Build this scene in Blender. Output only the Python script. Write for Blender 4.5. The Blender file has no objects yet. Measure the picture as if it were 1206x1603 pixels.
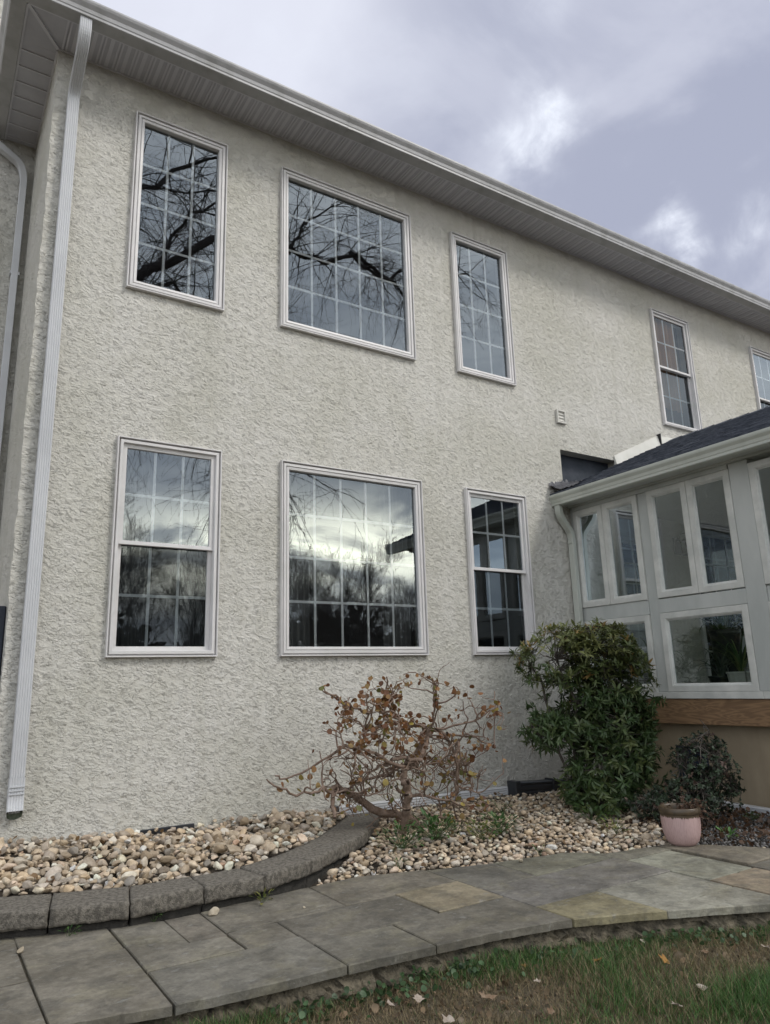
import bpy, math, random
import numpy as np
from mathutils import Vector
rng = np.random.default_rng(7); random.seed(7)
C = bpy.context.scene.collection
PI = math.pi
# ---------------------------------------------------------------- camera
cam_d = bpy.data.cameras.new('camera'); cam = bpy.data.objects.new('camera', cam_d); C.objects.link(cam)
bpy.context.scene.camera = cam
def cam_axes(yaw, pitch, roll):
    f = Vector((math.sin(yaw)*math.cos(pitch), math.cos(yaw)*math.cos(pitch), math.sin(pitch)))
    r = Vector((math.cos(yaw), -math.sin(yaw), 0)); u = r.cross(f)
    c, s = math.cos(roll), math.sin(roll)
    return r*c+u*s, u*c-r*s, f
r_, u_, f_ = cam_axes(math.radians(32.8746), math.radians(13.2671), math.radians(-1.7212))
from mathutils import Matrix
cam.matrix_world = Matrix(((r_.x, u_.x, -f_.x, 0), (r_.y, u_.y, -f_.y, -6.2), (r_.z, u_.z, -f_.z, 0), (0, 0, 0, 1)))
cam_d.sensor_width = 36; cam_d.sensor_fit = 'AUTO'; cam_d.lens = 36*1127.73/1603
cam_d.clip_start = 0.05; cam_d.clip_end = 2000
# ---------------------------------------------------------------- world, sun, exposure
SUN_AZ = Vector((0.60, -0.80, 0)).normalized(); SUN_EL = math.radians(46)
scene = bpy.context.scene
w = bpy.data.worlds.new('World'); scene.world = w; w.use_nodes = True
nt = w.node_tree; N = nt.nodes; Lk = nt.links
for n in list(N): N.remove(n)
def wn(t, **k):
    n = N.new(t)
    for a, b in k.items(): setattr(n, a, b)
    return n
def wmath(op, a, b=None, c=None, clamp=False):
    n = N.new('ShaderNodeMath'); n.operation = op; n.use_clamp = clamp
    for i, v in enumerate((a, b, c)):
        if v is None: continue
        if isinstance(v, (int, float)): n.inputs[i].default_value = v
        else: Lk.new(v, n.inputs[i])
    return n.outputs[0]
def wdot(v, d):
    n = N.new('ShaderNodeVectorMath'); n.operation = 'DOT_PRODUCT'; Lk.new(v, n.inputs[0]); n.inputs[1].default_value = d
    return n.outputs['Value']
def wmix(f, a, b, mode='MIX'):
    n = N.new('ShaderNodeMix'); n.data_type = 'RGBA'; n.blend_type = mode
    for i, v in ((0, f), (6, a), (7, b)):
        if isinstance(v, (int, float)): n.inputs[i].default_value = v
        elif isinstance(v, tuple): n.inputs[i].default_value = (*v, 1)
        else: Lk.new(v, n.inputs[i])
    return n.outputs[2]
tc = wn('ShaderNodeTexCoord'); D = tc.outputs['Generated']
sx = wn('ShaderNodeSeparateXYZ'); Lk.new(D, sx.inputs[0])
zz = wmath('ADD', wmath('MAXIMUM', sx.outputs[2], 0.0), 0.22)
cb = wn('ShaderNodeCombineXYZ'); Lk.new(wmath('DIVIDE', sx.outputs[0], zz), cb.inputs[0]); Lk.new(wmath('DIVIDE', sx.outputs[1], zz), cb.inputs[1])
def wnoise(vec, scale, det, rough, dist=0.0, off=None):
    if off:
        a = wn('ShaderNodeVectorMath', operation='ADD'); Lk.new(vec, a.inputs[0]); a.inputs[1].default_value = off; vec = a.outputs[0]
    n = wn('ShaderNodeTexNoise'); n.inputs['Scale'].default_value = scale; n.inputs['Detail'].default_value = det
    n.inputs['Roughness'].default_value = rough; n.inputs['Distortion'].default_value = dist; Lk.new(vec, n.inputs['Vector'])
    return n.outputs['Fac']
def wramp(f, lo, hi):
    n = wn('ShaderNodeMapRange', interpolation_type='SMOOTHSTEP'); Lk.new(f, n.inputs[0]); n.inputs[1].default_value = lo; n.inputs[2].default_value = hi
    return n.outputs[0]
n1 = wnoise(cb.outputs[0], 1.3, 6, 0.5, 0.4, (3.1, 1.7, 0))
n2 = wnoise(cb.outputs[0], 3.2, 7, 0.55, 0.5, (8.3, 2.2, 0))
def lobe(d, pw, am): return wmath('MULTIPLY', wmath('POWER', wmath('MAXIMUM', wdot(D, Vector(d).normalized()), 0.0), pw), am)
base_f = wmath('ADD', wmath('MULTIPLY', wramp(n1, 0.36, 0.66), 0.55), wmath('ADD', lobe((0.17, 0.62, 0.77), 34, 1.35), lobe((0.62, 0.50, 0.62), 120, 0.30)))
base_f = wmath('SUBTRACT', base_f, wmath('ADD', lobe((0.45, 0.52, 0.73), 45, 0.65), lobe((0.68, 0.40, 0.61), 60, 0.25)), clamp=True)
cl = wmix(base_f, (0.395, 0.42, 0.535), (0.74, 0.76, 0.86))
cl = wmix(wmath('MULTIPLY', wramp(n2, 0.46, 0.68), 0.42), cl, (0.70, 0.72, 0.82))
# bright gaps in the cloud deck
wc = wn('ShaderNodeTexNoise'); wc.inputs['Scale'].default_value = 7.0; wc.inputs['Detail'].default_value = 6; Lk.new(D, wc.inputs['Vector'])
w1 = wn('ShaderNodeVectorMath', operation='SUBTRACT'); Lk.new(wc.outputs['Color'], w1.inputs[0]); w1.inputs[1].default_value = (.5, .5, .5)
w2 = wn('ShaderNodeVectorMath', operation='SCALE'); Lk.new(w1.outputs[0], w2.inputs[0]); w2.inputs['Scale'].default_value = 0.26
w3 = wn('ShaderNodeVectorMath', operation='ADD'); Lk.new(D, w3.inputs[0]); Lk.new(w2.outputs[0], w3.inputs[1])
w4 = wn('ShaderNodeVectorMath', operation='NORMALIZE'); Lk.new(w3.outputs[0], w4.inputs[0]); DW = w4.outputs[0]
gaps = None
for (d, pw, am) in (((0.553, 0.530, 0.640), 2200, 0.5), ((0.575, 0.515, 0.638), 2600, 0.75), ((0.592, 0.500, 0.632), 2600, 0.5), ((0.735, 0.440, 0.515), 1800, 1.1), ((0.715, 0.46, 0.526), 2600, 0.9), ((0.695, 0.475, 0.54), 2600, 0.6),
                    ((0.775, 0.40, 0.488), 2200, 0.7), ((0.785, 0.375, 0.495), 2500, 0.45), ((0.12, 0.60, 0.79), 30, 0.5), ((0.56, 0.545, 0.625), 600, 0.3), ((0.47, 0.43, 0.77), 600, .55)):
    v = Vector(d).normalized()
    g = wmath('POWER', wmath('MAXIMUM', wdot(DW, v), 0.0), pw)
    g = wmath('MULTIPLY', g, am)
    gaps = g if gaps is None else wmath('ADD', gaps, g)
n5 = wnoise(cb.outputs[0], 9.0, 8, 0.6, 1.2, (1.3, 5.2, 0))
gaps = wmath('MULTIPLY', wmath('MULTIPLY', gaps, wramp(n2, 0.38, 0.60)), wmath('ADD', 0.55, wmath('MULTIPLY', wramp(n5, 0.34, 0.66), 0.6)), clamp=True)
cl = wmix(gaps, cl, (0.86, 0.90, 1.0))
# low western sky behind the photographer: sun glowing through the cloud
side = wdot(D, (0.877, 0.48, 0)); fw = wmath('GREATER_THAN', wdot(D, (0.48, -0.877, 0)), 0.0)
def bump1(s, c0, wd):
    q = wmath('DIVIDE', wmath('SUBTRACT', s, c0), wd)
    return wmath('POWER', 2.718, wmath('MULTIPLY', wmath('MULTIPLY', q, q), -1.0))
n3 = wnoise(D, 9.0, 7, 0.62, 0.8)
sc = wn('ShaderNodeVectorMath', operation='MULTIPLY'); Lk.new(D, sc.inputs[0]); sc.inputs[1].default_value = (1, 1, 3.2)
n4 = wnoise(sc.outputs[0], 5.0, 6, 0.6, 0.6)
glow = wmath('MULTIPLY', wmath('MULTIPLY', bump1(side, -0.05, 0.30), bump1(sx.outputs[2], 0.170, 0.052)), fw)
glow = wmath('MULTIPLY', glow, wmath('ADD', wmath('MULTIPLY', wramp(n4, 0.40, 0.60), 0.85), 0.12))
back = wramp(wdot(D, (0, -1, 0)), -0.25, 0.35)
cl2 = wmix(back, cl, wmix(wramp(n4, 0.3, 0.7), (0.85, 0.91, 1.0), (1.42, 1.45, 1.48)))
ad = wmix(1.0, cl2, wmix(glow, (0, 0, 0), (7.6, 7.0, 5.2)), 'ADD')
sky = wn('ShaderNodeTexSky', sky_type='NISHITA'); sky.sun_disc = False
sky.sun_elevation = SUN_EL; sky.sun_rotation = math.atan2(SUN_AZ.x, SUN_AZ.y)
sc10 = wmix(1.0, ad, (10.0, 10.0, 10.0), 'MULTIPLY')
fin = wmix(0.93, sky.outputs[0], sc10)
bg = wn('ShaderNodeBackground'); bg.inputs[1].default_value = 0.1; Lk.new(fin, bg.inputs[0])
wo = wn('ShaderNodeOutputWorld'); Lk.new(bg.outputs[0], wo.inputs[0])
sd = bpy.data.lights.new('sun', 'SUN'); sd.energy = 1.5; sd.angle = math.radians(15); sd.color = (1.0, 0.96, 0.90)
so = bpy.data.objects.new('sun', sd); C.objects.link(so)
sv = Vector((SUN_AZ.x*math.cos(SUN_EL), SUN_AZ.y*math.cos(SUN_EL), math.sin(SUN_EL)))
so.rotation_euler = sv.to_track_quat('Z', 'Y').to_euler()
vs = scene.view_settings; vs.view_transform = 'Standard'; vs.look = 'None'; vs.exposure = 0.15; vs.gamma = 1.0
# ---------------------------------------------------------------- helpers
def tag(o, label=None, cat=None, group=None, kind=None):
    if label: o['label'] = label
    if cat: o['category'] = cat
    if group: o['group'] = group
    if kind: o['kind'] = kind
    return o
def empty(name, loc, label, cat, group=None, kind=None):
    o = bpy.data.objects.new(name, None); C.objects.link(o); o.location = loc; o.empty_display_size = 0.1
    return tag(o, label, cat, group, kind)
bpy.context.view_layer.update()
def mk(name, V, F, m, parent=None, col=None, smooth=False, label=None):
    """V (n,3) world coords; F list of faces, or (k,n) int array; col (n,3) per-vertex colour"""
    V = np.asarray(V, dtype=np.float64).reshape(-1, 3).copy()
    me = bpy.data.meshes.new(name)
    off = np.zeros(3); p = parent
    while p is not None: off += np.array(p.location); p = p.parent
    V -= off
    if isinstance(F, np.ndarray):
        k, n = F.shape
        me.vertices.add(len(V)); me.vertices.foreach_set('co', V.astype(np.float32).ravel())
        me.loops.add(k*n); me.loops.foreach_set('vertex_index', F.astype(np.int32).ravel())
        me.polygons.add(k); me.polygons.foreach_set('loop_start', (np.arange(k)*n).astype(np.int32))
        try: me.polygons.foreach_set('loop_total', np.full(k, n, dtype=np.int32))
        except Exception: pass
    else:
        me.from_pydata([tuple(v) for v in V], [], [tuple(int(i) for i in f) for f in F])
    if col is not None:
        a = me.color_attributes.new('col', 'FLOAT_COLOR', 'POINT')
        cc = np.ones((len(V), 4), dtype=np.float32); cc[:, :3] = col; a.data.foreach_set('color', cc.ravel())
    if smooth: me.polygons.foreach_set('use_smooth', np.ones(len(me.polygons), dtype=bool))
    me.materials.append(m); me.update(calc_edges=True); me.validate()
    o = bpy.data.objects.new(name, me); C.objects.link(o)
    if parent is not None: o.parent = parent
    if label: o['label'] = label
    return o
class MB:
    def __init__(s): s.v = []; s.f = []
    def add(s, V, F):
        n = len(s.v); s.v += [tuple(map(float, p)) for p in V]; s.f += [tuple(i+n for i in f) for f in F]; return s
    def box(s, x0, x1, y0, y1, z0, z1, b=0.0):
        if b <= 0:
            V = [(x, y, z) for z in (z0, z1) for y in (y0, y1) for x in (x0, x1)]
            return s.add(V, [(0, 2, 3, 1), (4, 5, 7, 6), (0, 1, 5, 4), (2, 6, 7, 3), (0, 4, 6, 2), (1, 3, 7, 5)])
        # chamfered box: 24 verts
        V = []; idx = {}
        for ix, X in enumerate((x0, x1)):
            for iy, Y in enumerate((y0, y1)):
                for iz, Z in enumerate((z0, z1)):
                    dx = b if ix == 0 else -b; dy = b if iy == 0 else -b; dz = b if iz == 0 else -b
                    for a, p in enumerate(((X, Y+dy, Z+dz), (X+dx, Y, Z+dz), (X+dx, Y+dy, Z))):
                        idx[ix, iy, iz, a] = len(V); V.append(p)
        g = lambda *k: idx[k]; F = []
        for i in (0, 1):
            q = [g(i, 0, 0, 0), g(i, 1, 0, 0), g(i, 1, 1, 0), g(i, 0, 1, 0)]; F.append(q if i else q[::-1])
            q = [g(0, i, 0, 1), g(1, i, 0, 1), g(1, i, 1, 1), g(0, i, 1, 1)]; F.append(q[::-1] if i else q)
            q = [g(0, 0, i, 2), g(1, 0, i, 2), g(1, 1, i, 2), g(0, 1, i, 2)]; F.append(q if i else q[::-1])
        for i in (0, 1):
            for j in (0, 1):
                F.append([g(i, j, 0, 0), g(i, j, 1, 0), g(i, j, 1, 1), g(i, j, 0, 1)])
                F.append([g(i, 0, j, 0), g(i, 1, j, 0), g(i, 1, j, 2), g(i, 0, j, 2)])
                F.append([g(0, i, j, 1), g(1, i, j, 1), g(1, i, j, 2), g(0, i, j, 2)])
        for i in (0, 1):
            for j in (0, 1):
                for k in (0, 1): F.append([g(i, j, k, 0), g(i, j, k, 1), g(i, j, k, 2)])
        return s.add(V, F)
    def prism(s, prof, A, B, ux, uz, cap=True):
        """extrude 2-D profile from A to B; profile axes ux, uz"""
        A = Vector(A); B = Vector(B); ux = Vector(ux); uz = Vector(uz); n = len(prof)
        V = [A+ux*p[0]+uz*p[1] for p in prof]+[B+ux*p[0]+uz*p[1] for p in prof]
        F = [(i, (i+1) % n, n+(i+1) % n, n+i) for i in range(n)]
        if cap: F += [tuple(range(n))[::-1], tuple(range(n, 2*n))]
        return s.add(V, F)
    def ring(s, rect, prof, frame):
        """mitred ring round rect (a0,a1,b0,b1) with profile [(inset, out)]; frame maps (a,b,out)->xyz"""
        a0, a1, b0, b1 = rect; V = []; n = len(prof)
        for (ins, out) in prof:
            for (a, b) in ((a0+ins, b0+ins), (a1-ins, b0+ins), (a1-ins, b1-ins), (a0+ins, b1-ins)): V.append(frame(a, b, out))
        F = [(4*i+j, 4*i+(j+1) % 4, 4*(i+1)+(j+1) % 4, 4*(i+1)+j) for i in range(n-1) for j in range(4)]
        return s.add(V, F)
    def build(s, name, m, parent=None, smooth=False, label=None): return mk(name, s.v, s.f, m, parent, smooth=smooth, label=label)
def sweep(path, prof, side):
    """sweep a closed profile along a path; side = fixed vector across the profile's first axis"""
    P = [Vector(p) for p in path]; S = Vector(side).normalized(); n = len(prof); V = []; F = []
    for i, p in enumerate(P):
        d = ((P[min(i+1, len(P)-1)]-P[i]).normalized() if i < len(P)-1 else Vector((0, 0, 0)))
        e = ((P[i]-P[i-1]).normalized() if i > 0 else Vector((0, 0, 0)))
        t = (d+e).normalized(); c = 1.0
        if i > 0 and i < len(P)-1: c = 1.0/max(0.5, t.dot(d))
        q = S.cross(t).normalized()
        V += [p+S*a+q*(b*c) for (a, b) in prof]
        if i: F += [((i-1)*n+j, (i-1)*n+(j+1) % n, i*n+(j+1) % n, i*n+j) for j in range(n)]
    return V, F
def arc(path, r=0.06, k=4):
    """round the inner corners of a path"""
    P = [Vector(p) for p in path]; out = [P[0]]
    for i in range(1, len(P)-1):
        a = (P[i-1]-P[i]); b = (P[i+1]-P[i]); ra = min(r, a.length*0.45, b.length*0.45)
        A = P[i]+a.normalized()*ra; B = P[i]+b.normalized()*ra
        for j in range(k+1):
            t = j/k; out.append(A*(1-t)**2+P[i]*2*t*(1-t)+B*t*t)
    return out+[P[-1]]
def spout_prof(w_, d_, ribs=5, g=0.004):
    """ribbed rectangular downspout section: across w_, deep d_"""
    p = []
    for s in (1, -1):
        xs = np.linspace(-w_/2*0.86, w_/2*0.86, ribs*4+1)*s
        p.append((-w_/2*s, d_/2*s*0.86))
        for i, x in enumerate(xs): p.append((x, (d_/2-(g if i % 4 in (2,) else 0))*s))
        p.append((w_/2*s, d_/2*s*0.86))
    return p
def tubes(segs, sides=5):
    """segs array (n,8): p0 p1 r0 r1 -> V,F"""
    S = np.asarray(segs, dtype=float); n = len(S); a = S[:, :3]; b = S[:, 3:6]; d = b-a; L = np.linalg.norm(d, axis=1, keepdims=True)+1e-9; d /= L
    h = np.where(np.abs(d[:, 2:3]) < 0.9, np.array([[0, 0, 1.0]]), np.array([[1.0, 0, 0]])); u = np.cross(d, h); u /= np.linalg.norm(u, axis=1, keepdims=True)+1e-9; v = np.cross(d, u)
    ang = np.arange(sides)*2*PI/sides; V = np.empty((n, 2, sides, 3))
    for j, t in enumerate(ang):
        o = u*math.cos(t)+v*math.sin(t); V[:, 0, j] = a-d*0.0+o*S[:, 6:7]; V[:, 1, j] = b+o*S[:, 7:8]
    base = (np.arange(n)*2*sides)[:, None]; j = np.arange(sides); j2 = (j+1) % sides
    F = np.stack([base+j, base+j2, base+sides+j2, base+sides+j], -1).reshape(-1, 4)
    return V.reshape(-1, 3), F
def scatter(variants, which, M, T, cols):
    """variants: list of (V,F) with the same face size; M (n,3,3) T (n,3) cols (n,3)"""
    Vs, Fs, Cs, off = [], [], [], 0
    for k, (v, f) in enumerate(variants):
        ix = np.where(which == k)[0]
        if not len(ix): continue
        P = np.einsum('nij,vj->nvi', M[ix], v)+T[ix][:, None]; nv = len(v)
        Vs.append(P.reshape(-1, 3)); Fs.append((f[None]+(np.arange(len(ix))*nv)[:, None, None]).reshape(-1, f.shape[1])+off)
        Cs.append(np.repeat(cols[ix], nv, axis=0)); off += len(ix)*nv
    return np.concatenate(Vs), np.concatenate(Fs), np.concatenate(Cs)
def rotmats(n, tilt=PI, r=rng):
    az = r.uniform(0, 2*PI, n); ti = r.uniform(0, tilt, n); ax = r.uniform(0, 2*PI, n)
    cz, sz = np.cos(az), np.sin(az); Z = np.zeros((n, 3, 3)); Z[:, 0, 0] = cz; Z[:, 0, 1] = -sz; Z[:, 1, 0] = sz; Z[:, 1, 1] = cz; Z[:, 2, 2] = 1
    k = np.stack([np.cos(ax), np.sin(ax), np.zeros(n)], 1); c, s = np.cos(ti)[:, None, None], np.sin(ti)[:, None, None]
    K = np.zeros((n, 3, 3)); K[:, 0, 2] = k[:, 1]; K[:, 1, 2] = -k[:, 0]; K[:, 2, 0] = -k[:, 1]; K[:, 2, 1] = k[:, 0]
    R = np.eye(3)[None]*c+s*K+(1-c)*k[:, :, None]*k[:, None, :]
    return R@Z
def frames(dirs, ups=None, r=rng):
    """rotation matrices whose x axis = dirs, z axis roughly ups"""
    d = dirs/np.linalg.norm(dirs, axis=1, keepdims=True)
    if ups is None: ups = np.tile([0, 0, 1.0], (len(d), 1))
    y = np.cross(ups, d); y /= np.linalg.norm(y, axis=1, keepdims=True)+1e-9; z = np.cross(d, y)
    return np.stack([d, y, z], -1)
# ---------------------------------------------------------------- materials
def mat(name, base, rough=0.6, var=None, vscale=5.0, vdet=4, bump=0.0, bscale=60.0, bdet=4, attr=False, metallic=0.0, spec=0.5, stretch=None, bdist=0.01, vlo=0.35, vhi=0.65, trans=0.0):
    m = bpy.data.materials.new(name); m.use_nodes = True; t = m.node_tree; b = t.nodes['Principled BSDF']
    b.inputs['Roughness'].default_value = rough; b.inputs['Metallic'].default_value = metallic; b.inputs['Specular IOR Level'].default_value = spec
    co = t.nodes.new('ShaderNodeTexCoord').outputs['Object']
    if stretch:
        mp = t.nodes.new('ShaderNodeMapping'); mp.inputs['Scale'].default_value = stretch; t.links.new(co, mp.inputs[0]); co = mp.outputs[0]
    c = None
    if attr:
        a = t.nodes.new('ShaderNodeAttribute'); a.attribute_name = 'col'; c = a.outputs['Color']
    if var is not None:
        n = t.nodes.new('ShaderNodeTexNoise'); n.inputs['Scale'].default_value = vscale; n.inputs['Detail'].default_value = vdet; n.inputs['Roughness'].default_value = 0.6; t.links.new(co, n.inputs['Vector'])
        mr = t.nodes.new('ShaderNodeMapRange'); mr.inputs[1].default_value = vlo; mr.inputs[2].default_value = vhi; t.links.new(n.outputs[0], mr.inputs[0])
        x = t.nodes.new('ShaderNodeMix'); x.data_type = 'RGBA'; t.links.new(mr.outputs[0], x.inputs[0])
        if attr:
            x.blend_type = 'MIX'; mul = t.nodes.new('ShaderNodeMix'); mul.data_type = 'RGBA'; mul.blend_type = 'MULTIPLY'; mul.inputs[0].default_value = 1
            t.links.new(c, mul.inputs[6]); mul.inputs[7].default_value = (*var, 1); t.links.new(c, x.inputs[6]); t.links.new(mul.outputs[2], x.inputs[7])
        else: x.inputs[6].default_value = (*base, 1); x.inputs[7].default_value = (*var, 1)
        c = x.outputs[2]
    if c is not None: t.links.new(c, b.inputs['Base Color'])
    else: b.inputs['Base Color'].default_value = (*base, 1)
    if bump:
        n = t.nodes.new('ShaderNodeTexNoise'); n.inputs['Scale'].default_value = bscale; n.inputs['Detail'].default_value = bdet; t.links.new(co, n.inputs['Vector'])
        bp = t.nodes.new('ShaderNodeBump'); bp.inputs['Strength'].default_value = bump; bp.inputs['Distance'].default_value = bdist; t.links.new(n.outputs[0], bp.inputs['Height']); t.links.new(bp.outputs[0], b.inputs['Normal'])
    if trans:
        tl = t.nodes.new('ShaderNodeBsdfTranslucent'); ms = t.nodes.new('ShaderNodeMixShader'); ms.inputs[0].default_value = trans
        if c is not None: t.links.new(c, tl.inputs[0])
        else: tl.inputs[0].default_value = (*base, 1)
        out = t.nodes['Material Output']; t.links.new(b.outputs[0], ms.inputs[1]); t.links.new(tl.outputs[0], ms.inputs[2]); t.links.new(ms.outputs[0], out.inputs[0])
    return m
def stucco_mat(name, base, k=1.0):
    m = bpy.data.materials.new(name); m.use_nodes = True; t = m.node_tree; nd = t.nodes; lk = t.links; b = nd['Principled BSDF']
    b.inputs['Roughness'].default_value = 0.9; b.inputs['Specular IOR Level'].default_value = 0.15
    co = nd.new('ShaderNodeTexCoord').outputs['Object']
    def noise(vec, s, d, r, dist=0.0):
        n = nd.new('ShaderNodeTexNoise'); n.inputs['Scale'].default_value = s; n.inputs['Detail'].default_value = d; n.inputs['Roughness'].default_value = r; n.inputs['Distortion'].default_value = dist
        lk.new(vec, n.inputs['Vector']); return n.outputs[0]
    def mr(x, a, b_, c=0.0, d=1.0, st=True):
        n = nd.new('ShaderNodeMapRange'); n.interpolation_type = 'SMOOTHSTEP' if st else 'LINEAR'
        for i, v in enumerate((x, a, b_, c, d)):
            if i == 0: lk.new(v, n.inputs[0])
            else: n.inputs[i].default_value = v
        return n.outputs[0]
    def ma(op, a, b_):
        n = nd.new('ShaderNodeMath'); n.operation = op
        for i, v in enumerate((a, b_)):
            if isinstance(v, (int, float)): n.inputs[i].default_value = v
            else: lk.new(v, n.inputs[i])
        return n.outputs[0]
    sp = nd.new('ShaderNodeSeparateXYZ'); lk.new(co, sp.inputs[0])
    # skip-trowelled skins: each plate swells gently and breaks off in a ragged lower lip
    def skins(scale, period, amp, off, fall, det=6):
        mp = nd.new('ShaderNodeMapping'); mp.inputs['Location'].default_value = (off, off*.7, off*.3); mp.inputs['Scale'].default_value = (0.85, 0.85, 1.2); lk.new(co, mp.inputs[0])
        f = noise(mp.outputs[0], scale, det, 0.62, 0.25)
        tz = ma('ADD', ma('MULTIPLY', sp.outputs[2], 1.0/period), ma('MULTIPLY', sp.outputs[0], 0.42/period))
        u = ma('FRACT', ma('ADD', tz, ma('MULTIPLY', f, amp)), 0.0)
        up = mr(u, 0.0, fall); dn = mr(u, fall, 1.0, 1.0, 0.12, False)
        return ma('MULTIPLY', up, dn)
    s1 = skins(14.5, 0.052, 4.8, 0.0, 0.10, 8); s2 = skins(25.0, 0.034, 3.8, 3.7, 0.14, 8)
    m1 = mr(noise(co, 15.0, 3, 0.5), 0.42, 0.56, 0.15, 1.0); m2 = mr(noise(co, 7.0, 3, 0.6), 0.40, 0.60, 1.0, 0.25)
    fine = noise(co, 120.0, 3, 0.7)
    h = ma('ADD', ma('ADD', ma('MULTIPLY', ma('MULTIPLY', s1, m1), 1.0), ma('MULTIPLY', ma('MULTIPLY', s2, m2), 0.42)), ma('MULTIPLY', fine, 0.12))
    bp = nd.new('ShaderNodeBump'); bp.inputs['Strength'].default_value = 1.0; bp.inputs['Distance'].default_value = 0.0100*k; lk.new(h, bp.inputs['Height']); lk.new(bp.outputs[0], b.inputs['Normal'])
    big = noise(co, 0.9, 5, 0.6); med = noise(co, 6.0, 4, 0.6)
    x = nd.new('ShaderNodeMix'); x.data_type = 'RGBA'; lk.new(mr(big, 0.35, 0.68), x.inputs[0]); x.inputs[6].default_value = (*base, 1); x.inputs[7].default_value = (base[0]*0.86, base[1]*0.86, base[2]*0.82, 1)
    y = nd.new('ShaderNodeMix'); y.data_type = 'RGBA'; lk.new(mr(med, 0.3, 0.8, 0, 0.4), y.inputs[0]); lk.new(x.outputs[2], y.inputs[6]); y.inputs[7].default_value = (base[0]*0.8, base[1]*0.8, base[2]*0.76, 1)
    sm = nd.new('ShaderNodeMapping'); sm.inputs['Scale'].default_value = (5.5, 5.5, .35); lk.new(co, sm.inputs[0]); stn = noise(sm.outputs[0], 1.0, 6, .6)
    w_ = nd.new('ShaderNodeMix'); w_.data_type = 'RGBA'; lk.new(mr(stn, 0.5, 0.78, 0, 0.55), w_.inputs[0]); lk.new(y.outputs[2], w_.inputs[6]); w_.inputs[7].default_value = (base[0]*.74, base[1]*.74, base[2]*.70, 1); y = w_
    # splash-back algae and soil stains near the ground
    g = mr(ma('ADD', sp.outputs[2], ma('MULTIPLY', big, 0.7)), -0.78, -0.45, 0.62, 0.0)
    z = nd.new('ShaderNodeMix'); z.data_type = 'RGBA'; lk.new(g, z.inputs[0]); lk.new(y.outputs[2], z.inputs[6]); z.inputs[7].default_value = (base[0]*0.6, base[1]*0.62, base[2]*0.50, 1)
    lk.new(z.outputs[2], b.inputs['Base Color'])
    return m
def glass_mat(name, refl, tint=(0.75, 0.8, 0.8), wav=0.0):
    m = bpy.data.materials.new(name); m.use_nodes = True; t = m.node_tree; nd = t.nodes; lk = t.links
    for n in list(nd): nd.remove(n)
    gl = nd.new('ShaderNodeBsdfGlossy'); gl.inputs['Roughness'].default_value = 0.0; gl.inputs['Color'].default_value = (0.84, 0.93, 1.0, 1)
    tr = nd.new('ShaderNodeBsdfTransparent'); tr.inputs[0].default_value = (*tint, 1)
    fr = nd.new('ShaderNodeFresnel'); fr.inputs['IOR'].default_value = 1.5
    ad = nd.new('ShaderNodeMath'); ad.operation = 'ADD'; ad.use_clamp = True; ad.inputs[1].default_value = refl; lk.new(fr.outputs[0], ad.inputs[0])
    mx = nd.new('ShaderNodeMixShader'); lk.new(ad.outputs[0], mx.inputs[0]); lk.new(tr.outputs[0], mx.inputs[1]); lk.new(gl.outputs[0], mx.inputs[2])
    if wav:
        co = nd.new('ShaderNodeTexCoord').outputs['Object']; n = nd.new('ShaderNodeTexNoise'); n.inputs['Scale'].default_value = 2.2; n.inputs['Detail'].default_value = 1.5; lk.new(co, n.inputs['Vector'])
        bp = nd.new('ShaderNodeBump'); bp.inputs['Strength'].default_value = 1.0; bp.inputs['Distance'].default_value = wav; lk.new(n.outputs[0], bp.inputs['Height']); lk.new(bp.outputs[0], gl.inputs['Normal'])
    o = nd.new('ShaderNodeOutputMaterial'); lk.new(mx.outputs[0], o.inputs[0]); return m
STUC = stucco_mat('stucco_paint', (0.65, 0.632, 0.588))
VINYL = mat('white_vinyl', (0.70, 0.68, 0.68), 0.42, var=(0.62, 0.61, 0.60), vscale=3, bump=0.08, bscale=30, bdist=0.003)
ALU = mat('white_aluminium', (0.60, 0.61, 0.63), 0.35, var=(0.53, 0.54, 0.56), vscale=2.5, bump=0.05, bscale=20, bdist=0.004)
SOFF = mat('soffit_vinyl', (0.60, 0.60, 0.64), 0.55)
SOFB = mat('perforated_soffit_vinyl', (0.50, 0.50, 0.54), 0.7, var=(0.45, 0.45, 0.49), vscale=5)
GUT = mat('gutter_aluminium', (0.42, 0.42, 0.43), 0.45, var=(0.27, 0.27, 0.26), vscale=5, stretch=(1, 1, 0.25), vlo=0.45, vhi=0.85)
GUTO = mat('aged_gutter', (0.50, 0.52, 0.47), 0.45, var=(0.38, 0.40, 0.35), vscale=4, stretch=(1, 1, 0.3), vlo=0.45, vhi=0.8)
GREY = mat('grey_painted_wood', (0.52, 0.535, 0.51), 0.5, var=(0.42, 0.44, 0.42), vscale=3, bump=0.15, bscale=25, stretch=(1, 1, 0.3), bdist=0.004)
SASH = mat('off_white_sash_paint', (0.66, 0.66, 0.62), 0.45, var=(0.50, 0.51, 0.48), vscale=4)
SHING = mat('asphalt_shingles', (0.035, 0.042, 0.058), 0.9, var=(0.09, 0.10, 0.125), vscale=9, vdet=8, bump=0.6, bscale=220, bdist=0.004)
MEMB = mat('dark_membrane', (0.035, 0.045, 0.06), 0.8, var=(0.06, 0.07, 0.09), vscale=5, bump=0.3, bscale=12)
TAN = mat('tan_foundation_stucco', (0.42, 0.345, 0.24), 0.85, var=(0.29, 0.235, 0.16), vscale=1.9, vdet=6, bump=0.25, bscale=35, bdist=0.004, stretch=(1, 1, 0.5))
DARK = mat('room_paint', (0.16, 0.15, 0.14), 0.9)
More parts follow.
